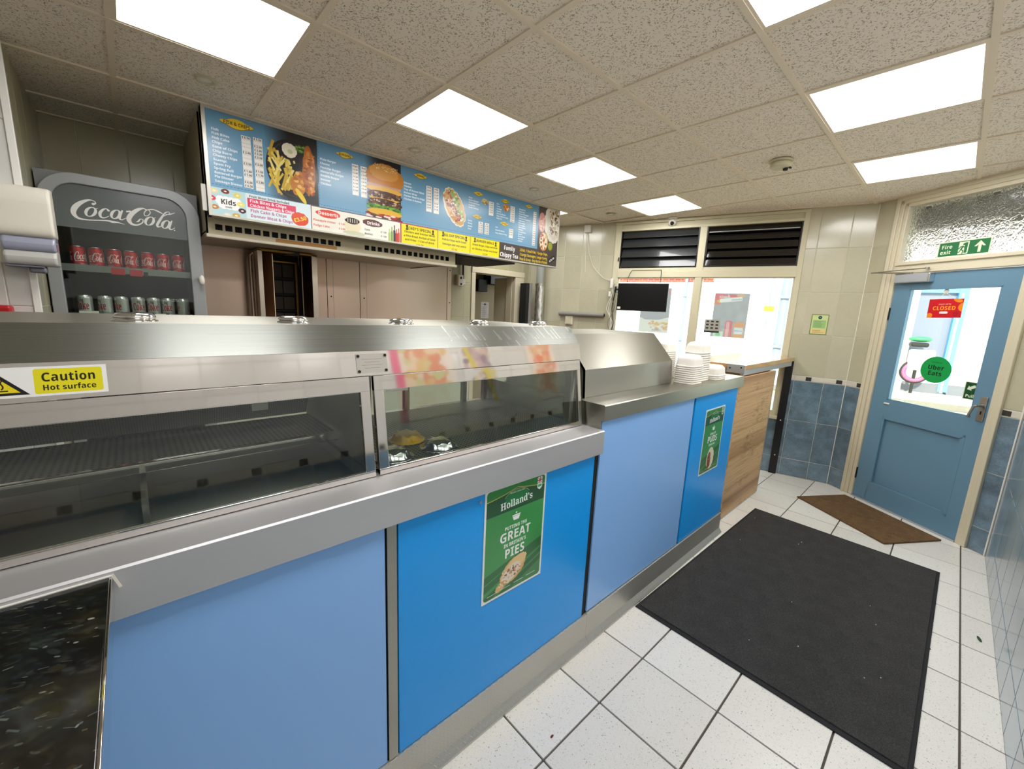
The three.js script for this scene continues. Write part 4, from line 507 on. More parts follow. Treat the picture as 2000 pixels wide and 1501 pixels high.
  mesh('hanger_bracket', M([BB(.28, .3, 1.3, 1.475, -1.5, -1.46), BB(.255, .3, 1.2, 1.31, -1.49, -1.47)]), m.steel, t); mesh('warning_tag', BB(.535, .605, 1.295, 1.312, -1.117, -1.1155), m.white, t);
  const sign = top(sheet('caution_sign', .185, .054, .002, printMat(cautionTex, .35), m.white, null), 'yellow and white hot surface caution sign on the steel range', 'sign');
  sign.position.set(-.1375, 1.3845, -1.1162); sign.rotation.x = -.21;
}
// ---- pies in the warming cabinet
{
  const foilPie = (y) => { const n = 44, pts = [[0, y + .004], [.042, y + .004], [.045, y], [.053, .006], [.064, .0045], [.066, .001], [.058, 0], [0, 0]]; const g = LA(pts.slice().reverse(), n); const p = g.attributes.position; for (let i = 0; i < p.count; i++) { const x = p.getX(i), z = p.getZ(i), r = Math.hypot(x, z), a = Math.atan2(z, x), k = r > .02 ? 1 + .035 * Math.sin(a * 18) : 1; p.setXYZ(i, x * k, p.getY(i) + (p.getY(i) > .015 ? .003 * Math.sin(a * 7 + r * 300) : 0), z * k); } g.computeVertexNormals(); return g; };
  const pie = (name, pos, mat, label) => { const o = thing(name, label, 'pie', pos, rr(0, 6), 'foil wrapped pies in the warming cabinet'); mesh('foil_dish', foilPie(.022), m.foil, o); mesh('wrapped_top', new THREE.SphereGeometry(.037, 24, 10, 0, 6.284, 0, 1.2).scale(1.16, .36, 1.16).translate(0, .018, 0), mat, o); return o; };
  const y = pie('foil_pie', [.70, 1.068, -1.302], m.pieYellow, 'pie under yellow wrapping in the warming cabinet'); y.children[0].material = m.pieYellow;
  pie('foil_pie', [.752, 1.068, -1.168], m.foil, 'silver foil pie beside the yellow pie in the warming cabinet');
  pie('foil_pie', [.582, 1.068, -1.17], m.foil, 'silver foil pie half hidden by the left edge of the right glass door');
}
// ---- counter with worktop, next to the range
{
  const t = thing('service_counter', 'steel topped counter with a pale blue and a bright blue front panel', 'counter'), X0 = 1.461, X1 = 3.1;
  mesh('cabinet_body', BB(X0, X1, .02, 1.095, -1.76, -.993), m.gap, t);
  mesh('pale_panel', RB(1.464, 2.376, .162, 1.094, -.995, -.985, .002), m.lightBlue, t); mesh('bright_panel', RB(2.398, 3.062, .162, 1.094, -.995, -.985, .002), m.skyBlue, t);
  mesh('end_panel', RB(3.066, 3.102, .02, 1.094, -1.76, -.99, .002), m.oak, t);
  mesh('kick_plate', profileX([[-.99, 0], [-.958, 0], [-.956, .012], [-.976, .04], [-.978, .157], [-.99, .157]], X0, 3.064), m.kick, t); mesh('end_plate', RB(1.4565, 1.4605, 1.0, 1.1305, -1.76, -.988, .001), m.steel, t);
  mesh('worktop', profileX([[-.973, 1.096], [-.973, 1.1625], [-.977, 1.1665], [-1.78, 1.1665], [-1.78, 1.13], [-1.02, 1.13], [-1.02, 1.096]], 1.456, 3.125), m.steel, t);
  const s = thing('wrapping_hood', 'sloping stainless steel hood standing on the counter beside the foam boxes', 'steel hood');
  const prof = [[-1.118, 1.1675], [-1.126, 1.297], [-1.262, 1.45], [-1.66, 1.45], [-1.66, 1.1675]];
  mesh('hood_front', profileX([prof[0], prof[1], [-1.138, 1.292], [-1.13, 1.1675]], 1.5, 2.333), m.steelDark, s); mesh('hood_slope', profileX([prof[1], prof[2], [-1.268, 1.439], [-1.138, 1.292]], 1.5, 2.333), m.steel, s); mesh('hood_top', BB(1.5, 2.333, 1.438, 1.45, -1.66, -1.2625), m.steel, s);
  for (const x of [1.5, 2.327]) mesh('hood_side', new THREE.ExtrudeGeometry(shapeOf(prof.map(([z, y]) => [-z - .001, y - .0004])), { depth: .006, bevelEnabled: false }).rotateY(Math.PI / 2).translate(x, 0, 0), m.steel, s);
}
// ---- foam boxes, upside down and nested
{
  const ring = (w, d, r, y, n = 6) => { const out = []; for (const [sx, sz, a0] of [[1, 1, 0], [-1, 1, 1], [-1, -1, 2], [1, -1, 3]]) for (let i = 0; i <= n; i++) { const a = (a0 + i / n) * Math.PI / 2; out.push([sx * (w / 2 - r) + Math.cos(a) * r, y, sz * (d / 2 - r) + Math.sin(a) * r]); } return out; };
  const rings = [[1, 0], [1.02, .003], [1, .007], [.955, .0075], [.90, .042], [.87, .05], [.66, .066], [.5, .068], [0, .068]].map(([k, y]) => ring(.158 * Math.max(k, .01), .122 * Math.max(k, .01), .032 * Math.max(k, .01), y)), n = rings[0].length, pos = [];
  for (let k = 0; k < rings.length - 1; k++) for (let i = 0; i < n; i++) { const j = (i + 1) % n, [a, b, c, d] = [rings[k][i], rings[k][j], rings[k + 1][j], rings[k + 1][i]]; pos.push(...a, ...c, ...b, ...a, ...d, ...c); }
  const g = new THREE.BufferGeometry(); g.setAttribute('position', new THREE.BufferAttribute(new Float32Array(pos), 3)); g.computeVertexNormals(); const gg = boxUV(g);
  const stack = (x, z, n, p, where, grp, turn = 0) => { for (let k = 0; k < n; k++) { const o = mesh('foam_box', gg, m.foam, null, true); top(o, `white foam takeaway box, ${k === n - 1 ? 'topmost' : k === 0 ? 'lowest' : ORD[k] + ' from the bottom'} of the ${where}`, 'food box', grp); o.position.set(x, 1.1668 + k * p, z); o.rotation.y = turn; } };
  stack(2.445, -1.07, 9, .0125, 'front stack against the steel hood', 'front stack of foam boxes'); stack(2.615, -1.1, 13, .0142, 'tallest stack, behind the front one', 'tall stack of foam boxes'); stack(2.5, -1.27, 14, .0128, 'stack behind the steel hood edge', 'rear stack of foam boxes'); stack(2.79, -1.06, 3, .011, 'low stack at the counter end', 'low stack of foam boxes');
}
// ---- flap between the counter and the window
{
  const t = thing('wooden_ledge', 'wood block ledge on an oak effect board between counter end and window', 'ledge');
  const poly = (o) => [[3.39, -1.065 - o], [4.795 + o * .3, -1.065 - o], [4.676 + o, -1.54 + o], [3.39, -1.54 + o]];
  mesh('wooden_top', prism(poly(0), 1.178, 1.213), m.block, t); mesh('aluminium_rail', M([RB(3.39, 4.7, 1.135, 1.177, -1.09, -1.066, .002), RB(3.39, 4.6, 1.135, 1.177, -1.53, -1.5, .002)]), m.alu, t);
  mesh('end_bracket', RB(3.382, 3.392, 1.15, 1.216, -1.19, -1.06, .002), m.alu, t); for (const [y, z] of [[1.195, -1.085], [1.185, -1.165]]) mesh('bracket_screw', CY(.006, .006, .004, 3.381, y, z, 'x', 10), m.dark, t);
  mesh('front_board', RB(3.128, 4.09, .012, 1.132, -1.055, -1.037, .002), m.oak, t); mesh('edge_trim', RB(4.0905, 4.1, .012, 1.132, -1.057, -1.035, .001), m.alu, t); mesh('base_strip', BB(3.128, 4.09, 0, .013, -1.052, -1.04), m.alu, t); mesh('return_board', BB(4.06, 4.085, .0, 1.13, -1.5, -1.056), m.oak, t);
  const q = thing('black_post', 'black upright post screwed to the blue wall tiles under the ledge', 'post', FW.at(-.465, 0, .002), FW.turn);
  mesh('post', RB(-.033, .033, 0, 1.176, 0, .035, .003), m.black, q); for (const y of [.2, .57]) mesh('screw', CY(.006, .006, .004, 0, y, .036, 'z', 12), m.white, q);
}
// ---- black stone table at the left
{
  const t = thing('marble_table', 'black speckled marble effect table top with white edging at the front of the range', 'table');
  mesh('table_top', RB(-.95, -.0695, 1.008, 1.0475, -.9625, -.42, .003), m.marble, t); mesh('edge_strip', RB(-.95, -.066, 1.044, 1.0495, -.9645, -.9605, .001), m.beadWhite, t); mesh('edge_strip', RB(-.0705, -.0665, 1.0, 1.0485, -.9605, -.42, .0012), m.polished, t);
  mesh('edge_flap', new THREE.BoxGeometry(.004, .03, .002).rotateZ(.3).translate(-.062, 1.036, -.962), m.pvc, t);
  for (const x of [-.9, -.2]) for (const z of [-.9, -.48]) mesh('leg', CY(.02, .02, 1.008, x, .504, z), m.black, t);
}
// ---- posters on the counter front
{
  const a = top(sheet('pie_poster', .301, .431, .0016, printMat(poster(1), .3, .4), m.white, null), 'green poster with a bitten pie, reading putting the great in pies', 'poster'); a.position.set(.9665, .7355, -.9838); a.rotation.z = -.004;
  const b = top(sheet('pudding_poster', .3, .433, .0016, printMat(poster(0), .3, .4), m.white, null), 'green poster reading puds on the far bright blue panel', 'poster'); b.position.set(2.718, .776, -.9838);
}
// ---- mats and bits on the floor
{
  const t = thing('rubber_mat', 'large black ribbed rubber backed mat on the white tiles', 'floor mat', [2.79, 0, -.398], -.012);
  mesh('pile', RB(-.9, .9, .003, .0105, -.53, .53, .003), m.mat, t); mesh('rubber_edge', RB(-.925, .925, .0005, .0055, -.545, .545, .0025), m.rubber, t);
  const c = thing('coir_mat', 'brown coir doormat in front of the blue door', 'doormat', FD.at(.65, 0, .345), FD.turn); mesh('coir_pile', RB(-.38, .38, .0005, .013, -.255, .255, .004), m.coir, c);
  const bits = mesh('crumbs', M(Array.from({ length: 11 }, () => new THREE.IcosahedronGeometry(rr(.0015, .003)).translate(rr(2.0, 3.6), 0, rr(-.9, .05)))), m.white, scene); bits.position.y = .0131; bits.userData = { kind: 'stuff', label: 'tiny white crumbs scattered on the black mat', category: 'crumbs' };
  const s = top(mesh('sauce_scrap', new THREE.IcosahedronGeometry(.006, 1).scale(1.3, .4, .7), S({ color: '#5a1c14', roughness: .6 }), null), 'small dark red scrap on a white floor tile', 'scrap'); s.position.set(1.013, .0025, -.784);
  const l = top(mesh('green_leaf', new THREE.SphereGeometry(.012, 14, 8).scale(2.2, .14, .6), S({ color: '#1c4a26', roughness: .6 }), null), 'dark green leaf on the floor by the right wall', 'leaf'); l.position.set(3.05, .002, .315); l.rotation.y = .2;
  const q = top(mesh('black_scrap', RB(-.014, .014, 0, .003, -.004, .004, .001), m.dark, null), 'short black scrap at the mat edge', 'scrap'); q.position.set(2.76, .0006, .142); q.rotation.y = .4;
}
// ---- drinks fridge and cans
{
  const t = thing('drinks_fridge', 'tall grey glass door drinks fridge with a white script logo header', 'fridge'), X0 = -.309, X1 = .37, TOP = 2.172;
  mesh('cabinet', M([BB(X0, X0 + .035, .0, TOP, -4.0, -3.4), BB(X1 - .035, X1, .0, TOP, -4.0, -3.4), BB(X0, X1, TOP - .04, TOP, -4.0, -3.4), BB(X0, X1, 0, .2, -4.0, -3.4)]), m.fridge, t); mesh('liner', M([BB(X0 + .03, X1 - .03, .15, TOP - .03, -4.0, -3.97), BB(X0 + .034, X0 + .038, .2, TOP - .05, -3.97, -3.4), BB(X1 - .038, X1 - .034, .2, TOP - .05, -3.97, -3.4)]), m.fridgeIn, t);
  const round = (x0, x1, y0, y1, r) => { const s = new THREE.Shape(); s.moveTo(x0, y0); s.lineTo(x1, y0); s.lineTo(x1, y1 - r); s.absarc(x1 - r, y1 - r, r, 0, Math.PI / 2); s.lineTo(x0 + r, y1); s.absarc(x0 + r, y1 - r, r, Math.PI / 2, Math.PI); s.lineTo(x0, y0); return s; };
  const s = round(X0 + .004, X1 - .002, .2, TOP - .004, .15); s.holes.push(round(-.259, .309, .3, 2.122, .105)); mesh('door_frame', new THREE.ExtrudeGeometry(s, { depth: .03, bevelEnabled: true, bevelSize: .004, bevelThickness: .005, bevelSegments: 2, curveSegments: 20 }).translate(0, 0, -3.393), m.fridge, t);
  mesh('corner_cheek', BB(X0, X1, 1.95, TOP - .002, -3.405, -3.395), S({ color: '#7f8181', roughness: .5 }), t);
  mesh('logo_header', flatUV(new THREE.ExtrudeGeometry(round(-.258, .308, 1.888, 2.121, .104), { depth: .006, bevelEnabled: false, curveSegments: 20 }), -.258, 1.888, .566, .233).translate(0, 0, -3.378), printMat(cokeHeader, .25, .3), t, true);
  mesh('door_glass', BB(-.258, .308, .3, 1.889, -3.377, -3.372), m.tint, t); mesh('door_handle', M([CY(.011, .014, .05, .352, 1.66, -3.335, 'z'), new THREE.SphereGeometry(.019, 18, 12).scale(.8, 1.6, .8).translate(.352, 1.65, -3.305)]), m.white, t);
  for (const y of [1.685, 1.412, 1.1, .8, .5]) { const sh = mesh('fridge_shelf', M([BB(X0 + .04, X1 - .04, y - .007, y, -3.96, -3.43)]), m.grey, t); mesh('price_strip', RB(X0 + .045, X1 - .045, y - .028, y + .012, -3.424, -3.416, .003), P({ color: '#8f9390', roughness: .2, transmission: .3, thickness: 0 }), sh); }
  mesh('price_ticket', M([BB(-.062, -.002, 1.652, 1.688, -3.415, -3.413), BB(.018, .075, 1.65, 1.686, -3.415, -3.413)]), m.red, t); mesh('price_ticket', M([BB(-.215, -.135, 1.402, 1.438, -3.415, -3.413), BB(.115, .185, 1.4, 1.43, -3.415, -3.413)]), m.white, t); mesh('price_ticket', M([BB(.09, .108, 1.4, 1.432, -3.415, -3.413), BB(.165, .182, 1.4, 1.432, -3.4128, -3.411), BB(.08, .1, 1.65, 1.678, -3.415, -3.413)]), m.dark, t);
  const canBody = LA([[.0255, .002], [.030, .006], [.0328, .013], [.033, .02], [.033, .098], [.0322, .103], [.0275, .1115]], 36); { const p = canBody.attributes.position, u = canBody.attributes.uv; for (let i = 0; i < p.count; i++) u.setY(i, p.getY(i) / .1115); };
  const can = (name, map, label, grp, x, y, turn, metal) => { const c = thing(name, label, 'drinks can', [x, y, -3.492], turn, grp); const b = mesh('can_body', canBody, S({ map, metalness: metal, roughness: .32 }), c, true); mesh('can_lid', LA([[0, .1095], [.024, .1095], [.0255, .1125], [.0272, .1148], [.0282, .113], [.0278, .111]], 28), m.foil, c); mesh('pull_tab', RB(-.006, .006, .1098, .1112, -.014, .008, .001), m.foil, c); return c; };
  const xs = [-.193, -.118, -.041, .032, .109, .182, .257], ds = [-.19, -.106, -.034, .041, .114, .183, .26];
  const c0 = can('cola_can', canRed, 'red cola can at the left end of the upper fridge shelf', 'red cola cans on the upper fridge shelf', xs[0], 1.6855, 2.6, .5);
  xs.slice(1).forEach((x, i) => dup(c0, [x, 1.6855, -3.492 + rr(-.004, .004)], 2.4 + rr(-.5, .5), i === 5 ? 'red cola can at the right end of the upper fridge shelf' : `red cola can on the upper fridge shelf, ${ORD[i + 1]} from the left`));
  const d0 = can('diet_cola_can', canDiet, 'silver diet cola can at the left end of the lower fridge shelf', 'silver cans on the lower fridge shelf', ds[0], 1.4125, 1.2, .6);
  ds.slice(1).forEach((x, i) => dup(d0, [x, 1.4125, -3.492 + rr(-.004, .004)], .8 + rr(-.9, .9), i === 5 ? 'silver diet cola can at the right end of the lower fridge shelf' : `silver diet cola can on the lower fridge shelf, ${ORD[i + 1]} from the left`));
}
// ---- soap dispenser and red box on the stub wall
{
  const t = thing('soap_dispenser', 'cream wall dispenser with a grey window and lever below, left of the fridge', 'dispenser', [-.31, 1.655, -2.98]);
  const body = (x0, x1, y0, y1, d) => { const s = new THREE.Shape(); s.moveTo(0, y0); s.lineTo(d * .9, y0); s.quadraticCurveTo(d, y0, d, y0 + .03); s.lineTo(d * .96, y1 - .06); s.quadraticCurveTo(d * .9, y1 - .01, d * .6, y1); s.lineTo(0, y1 + .008); s.lineTo(0, y0); return new THREE.ExtrudeGeometry(s, { depth: x1 - x0 - .024, bevelEnabled: true, bevelSize: .012, bevelThickness: .012, bevelSegments: 4, curveSegments: 10 }).rotateY(-Math.PI / 2).translate(x1 - .012, 0, 0); };
  mesh('back_cover', RB(-.1, .08, 0, .335, .0, .045, .012), m.pvc, t); mesh('cover', body(-.085, .088, .135, .33, .1), m.pvc, t); mesh('level_window', body(-.08, .085, .07, .134, .098), m.greyTint, t); mesh('soap_reservoir', body(-.079, .084, .01, .074, .1), m.frosted, t); mesh('lever', M([RB(-.075, .04, -.012, -.004, .01, .11, .003), RB(-.01, .045, -.035, -.008, .05, .1, .01)]), S({ color: '#6d6d78', roughness: .4 }), t);
  const r = thing('red_box', 'small red wall box under the soap dispenser', 'box', [-.46, 1.4, -2.98]); mesh('body', RB(-.1, .066, -.1, .07, 0, .075, .012), m.red, r); mesh('slot', RB(.0, .05, .01, .018, .074, .079, .002), m.white, r);
}
// ---- menu board
{
  const t = thing('menu_board', 'long illuminated style menu board with blue price lists and food pictures', 'menu board', [1.9275, 2.317, -3.125]);
  mesh('case', BB(-1.5375, 1.5375, -.297, .297, -.035, .03), m.grey, t); const L = 3.075, H = .595;
  mesh('frame', M([RB(-L / 2, L / 2, H / 2 - .016, H / 2, -.03, .0385, .002), RB(-L / 2, L / 2, -H / 2, -H / 2 + .014, -.03, .0385, .002), RB(-L / 2, -L / 2 + .02, -H / 2, H / 2, -.03, .038, .002), RB(L / 2 - .014, L / 2, -H / 2, H / 2, -.03, .038, .002)]), S({ color: '#c9c6bb', roughness: .35, metalness: .5 }), t);
  const face = sheet('printed_face', L - .004, H - .004, .004, printMat(menuTex, .28, .2), m.white, t); face.position.z = .033;
  mesh('side_bracket', M([RB(-1.562, -1.5395, -.272, -.125, -.01, .015, .002), BB(-1.545, -1.535, -.26, -.14, -.03, .0)]), m.white, t);
}
// ---- extractor hood behind the menu board
{
  const t = thing('extractor_hood', 'greasy cream extractor hood with a row of vent slots under the menu board', 'extractor hood');
  const holes = []; for (let i = 0; i < 15; i++) holes.push([.43 + i * .0515, .43 + i * .0515 + .038, 1.955, 1.99]); for (let i = 0; i < 15; i++) holes.push([1.37 + i * .0525, 1.37 + i * .0525 + .036, 1.955, 1.99]);
  let r = [[.385, 2.22, 1.925, 2.6]]; for (const h of holes) r = cut(r, h);
  mesh('front_panel', M(r.map(([a, b, c, d]) => BB(a, b, c, d, -3.206, -3.2))), S({ color: '#b5aa8c', roughness: .5 }), t); mesh('plenum', BB(.396, 2.205, 1.96, 2.6, -3.6, -3.26), m.dark, t); mesh('lip', M([RB(.38, 2.225, 1.905, 1.928, -3.225, -3.19, .006), BB(.385, 2.22, 1.938, 1.946, -4.02, -3.21)]), S({ color: '#b9b2a0', metalness: .4, roughness: .4 }), t); const he = S({ color: '#a59c84', roughness: .5 }); mesh('hood_end', BB(2.21, 2.22, 1.93, 2.6, -4.02, -3.2), he, t); mesh('hood_end', BB(.385, .394, 1.93, 2.6, -4.02, -3.2), he, t);
  mesh('tape_patch', BB(.76, 1.16, 1.926, 1.951, -3.1995, -3.1985), m.amber, t);
  mesh('side_duct', BB(2.222, 3.0, 2.02, 2.6, -3.9, -3.26), m.dark, t);
}
// ---- steel cladding behind the grill
{
  const t = thing('steel_cladding', 'pinkish brushed stainless wall panels with cover strips behind the kebab grill', 'wall panel', [0, 0, -4.05]);
  [[.43, 1.366], [1.42, 1.676], [1.74, 2.69]].forEach(([a, b]) => mesh('steel_sheet', RB(a, b, .9, 2.0, .001, .006, .001), m.clad, t));
  [[1.366, 1.42], [1.676, 1.74], [2.688, 2.74]].forEach(([a, b]) => { const s = mesh('cover_strip', RB(a, b, .9, 2.02, .004, .011, .001), m.clad, t); mesh('shade_grime_line', M([BB(a - .003, a, .9, 2.0, .004, .0075), BB(b, b + .003, .9, 2.0, .004, .0075)]), m.dark, s); for (const y of [1.0, 1.6, 1.96]) mesh('screw', CY(.007, .007, .004, (a + b) / 2 + .006, y, .012, 'z', 10), m.dark, s); });  // thin dark bars paint in shadow and grime along the strip edges
  mesh('top_strip', RB(.43, 2.74, 1.985, 2.015, .005, .012, .001), m.clad, t);
}
// ---- kebab grill
{
  const t = thing('kebab_grill', 'open fronted steel kebab grill with dark burner bricks on the back wall', 'kebab grill', [0, 0, -4.035]), st = m.clad;
  mesh('side_panel', BB(.762, .776, .95, 1.925, .0, .29), st, t); mesh('side_panel', BB(1.152, 1.166, .95, 1.925, .0, .29), st, t); mesh('front_flange', M([RB(.756, .788, .95, 1.925, .282, .292, .001), RB(1.148, 1.19, .95, 1.925, .282, .292, .001)]), S({ color: '#c9bfb2', metalness: 1, roughness: .35 }), t); mesh('grill_top', M([BB(.756, 1.19, 1.915, 1.93, .0, .292)]), m.brass, t);
  mesh('rear_cover', TU([[.745, .95, .1], [.742, 1.85, .1], [.755, 1.9, .1], [.77, 1.91, .1]], .014, 20, 8), st, t);
  mesh('burner_back', BB(.776, 1.152, .95, 1.915, .0, .04), m.dark, t); mesh('wing', M([B(.006, .95, .2, 0, 0, 0).rotateY(.5).translate(.82, 1.43, .16), B(.006, .95, .2, 0, 0, 0).rotateY(-.5).translate(1.13, 1.43, .16)]), st, t); mesh('burner_rail', M([RB(.862, .878, .95, 1.86, .05, .08, .002), RB(1.075, 1.091, .95, 1.86, .05, .08, .002), RB(.862, 1.091, 1.855, 1.868, .05, .08, .002)]), m.brass, t);
  for (let r = 0; r < 6; r++) { for (let c = 0; c < 2; c++) mesh('burner_brick', RB(.889 + c * .091, .889 + c * .091 + .086, 1.738 - r * .135, 1.738 - r * .135 + .105, .04, .062 + rr(0, .004), .004), m.brick, t); mesh('burner_shelf', BB(.88, 1.075, 1.722 - r * .135, 1.731 - r * .135, .04, .074), m.dark, t); }
  mesh('spit_hook', M([new THREE.ExtrudeGeometry(shapeOf([[.93, 1.893], [1.04, 1.932], [1.045, 1.902]]), { depth: .02, bevelEnabled: false }).translate(0, 0, .293), CY(.012, .012, .03, 1.045, 1.922, .29, 'z', 14), CY(.004, .004, .1, 1.045, 1.88, .29, 'y', 8)]), m.black, t);
}
// ---- fittings on the back wall
{
  const t = thing('spur_box', 'white fused spur box with a black cable beside the kitchen doorway', 'socket', FB.at(2.845, 1.86, .002)); mesh('back_box', RB(-.05, .02, -.055, .06, 0, .045, .004), S({ color: '#c9b88a', roughness: .5 }), t); mesh('plate', RB(-.04, .03, -.06, .06, .045, .058, .004), m.white, t); mesh('switch', M([CY(.014, .014, .006, -.005, .028, .06, 'z', 16), RB(-.015, .01, -.052, -.03, .057, .062, .002)]), m.black, t); mesh('gland', RB(.03, .065, -.045, .02, .01, .05, .006), m.white, t); mesh('cable', TU([[.046, .02, .03], [.044, .08, .03], [.042, .17, .03], [.042, .22, .03]], .011, 12, 8), m.black, t);
  const s = thing('light_switch', 'cream light switch right of the kitchen doorway', 'switch', FB.at(3.945, 1.5, .002)); mesh('plate', RB(-.03, .03, -.055, .055, 0, .012, .004), m.cream, s); mesh('rocker', RB(-.01, .01, -.02, .02, .011, .018, .003), m.pvc, s);
  const p = thing('flue_pipe', 'grey pipe with its lower length wrapped in crumpled foil, in the room corner', 'pipe', [3.915, 0, -3.76]); const foil = CY(.055, .055, 1.88, 0, .94, 0, 'y', 40); { const g = new THREE.CylinderGeometry(.055, .055, 1.88, 36, 60).translate(0, .94, 0), q = g.attributes.position; for (let i = 0; i < q.count; i++) { const x = q.getX(i), y = q.getY(i), z = q.getZ(i), a = Math.atan2(z, x), k = 1 + .05 * Math.sin(y * 50 + 3 * a) * Math.sin(a * 5 + y * 17) + .03 * Math.sin(y * 131 + a * 9); q.setXYZ(i, x * k, y, z * k); } g.computeVertexNormals(); mesh('foil_wrap', g, m.foil, p); } mesh('pipe', CY(.05, .05, CH - 1.86, 0, (CH + 1.86) / 2, 0), S({ color: '#8f938c', roughness: .45 }), p); mesh('collar', CY(.06, .06, .03, 0, 1.885, 0), m.steel, p);
  const q = thing('dark_duct', 'dark narrow duct standing between the doorway and the foil pipe', 'duct', [3.835, 0, -3.93]); mesh('duct', RB(-.05, .035, 0, 1.9, -.06, .06, .004), m.dark, q); mesh('conduit', M([CY(.012, .012, 1.9, .005, .95, .07), CY(.01, .01, 1.9, .03, .95, .07)]), m.grey, q);
  const n = top(sheet('notice', .15, .24, .001, printMat(noticeTex, .7), m.white, null), 'printed notice on the wall seen through the kitchen doorway', 'notice'); n.position.set(3.885, 1.53, -4.8385);
  const k = thing('high_cabinet', 'dark box mounted high up in the room beyond the doorway', 'box', [4.0, 1.99, -4.75]); mesh('body', RB(-.16, .15, -.09, .1, -.088, .08, .01), m.black, k); mesh('bracket', BB(.16, .175, -.14, .14, -.088, .06), m.grey, k); mesh('side_unit', RB(-.34, -.17, -.2, -.03, -.088, .03, .008), m.dark, k);
}
// ---- fittings on the window wall
{
  const t = thing('monitor', 'black flat screen monitor hanging in front of the window', 'monitor', FW.at(-1.96, 1.757, .12), FW.turn + .03); mesh('case', RB(-.28, .28, -.155, .155, -.03, .0, .006), m.black, t); mesh('screen', RB(-.272, .272, -.142, .148, -.001, .002, .001), P({ color: '#050506', roughness: .2 }), t); mesh('sticker', BB(-.268, -.232, -.138, -.112, .002, .0028), m.white, t); mesh('wall_arm', M([RB(-.315, -.26, .075, .095, -.06, -.03, .004), RB(-.33, -.305, .05, .12, -.11, -.03, .006)]), m.black, t);
  const w = thing('wire_hanger', 'thin wire hanger looped over the window rail above the monitor', 'hanger', FW.at(-1.96, 1.9, .03), FW.turn); mesh('wire', TU([[-.19, .018, .055], [-.185, .1, .03], [-.17, .155, -.004], [-.15, .165, -.012], [.15, .165, -.012], [.165, .16, -.004], [.175, .1, .03], [.18, .018, .055]], .0035, 60, 6), m.black, w);
  const c = thing('cable_bundle', 'bundle of white and dark cables hanging beside the monitor', 'cable', FW.at(-2.35, 0, .012), FW.turn); [[.0, .015, m.white], [.03, -.02, m.grey], [.035, .01, m.dark], [-.012, .03, m.white]].forEach(([a, b, mm], i) => mesh('cable', TU([[a, 1.98 - .07 * i, .01], [a + b, 1.8, .02], [a - b, 1.62, .015], [a + b * 2, 1.45, .02], [a, 1.3, .012], [a + b, 1.15, .015]], .005, 40, 6), mm, c)); mesh('plug', M([RB(-.02, .012, 1.86, 1.97, 0, .03, .006), RB(-.03, .0, 1.76, 1.82, 0, .03, .006)]), m.white, c);
  const j = thing('junction_box', 'white junction box with thin cables at the top of the window wall', 'junction box', FW.at(-2.71, 2.56, .001), FW.turn); mesh('box', RB(-.038, .038, -.045, .04, 0, .04, .004), m.white, j); mesh('cable', M([TU([[.0, -.04, .01], [.03, -.25, .008], [.1, -.44, .01], [.24, -.58, .012], [.34, -.61, .02]], .0035, 40, 6), TU([[-.015, -.04, .01], [-.012, -.3, .006], [.0, -.5, .006]], .002, 20, 6)]), m.pvc, j);
  const r = thing('blind_roller', 'grey roller tube fixed across the pale wall tiles', 'roller', FW.at(-2.715, 1.536, .03), FW.turn); mesh('tube', CY(.026, .026, .6, 0, 0, 0, 'x', 24), m.grey, r); mesh('end_cap', M([CY(.02, .02, .006, .302, 0, 0, 'x', 18), CY(.02, .02, .006, -.302, 0, 0, 'x', 18)]), m.dark, r); mesh('clip', M([B(.02, .05, .03, -.2, 0, -.016), B(.02, .05, .03, .2, 0, -.016)]), m.grey, r);
  const k = thing('blank_plate', 'small white plastic box below the grey roller tube', 'box', FW.at(-2.88, 1.455, .001), FW.turn); mesh('plate', RB(-.05, .05, -.055, .053, 0, .03, .005), m.pvc, k); mesh('cover', RB(-.04, .04, -.045, .043, .029, .034, .004), m.cream, k);
  const s = top(sheet('green_certificate', .135, .19, .002, printMat(certTex, .4), m.white, null), 'small green notice on the pale tiles between window and door', 'notice'); s.position.set(...FW.at(-.284, 1.543, .0015)); s.rotation.y = FW.turn;
  const ws = top(sheet('hours_sticker', .15, .14, .001, printMat(print(200, 190, (c, W, H) => { c.fillStyle = '#a3a398'; c.fillRect(0, 0, W, H); c.fillStyle = '#1a1c22'; c.fillRect(0, 166, W, 24); for (let i = 0; i < 9; i++) c.fillRect(20 + (i % 3) * 62, 18 + Math.floor(i / 3) * 48, 36, 22); }), .6), m.grey, null), 'grey sticker on the right window pane', 'sticker'); ws.position.set(...FW.at(-1.215, 1.475, -.029)); ws.rotation.y = FW.turn;
}
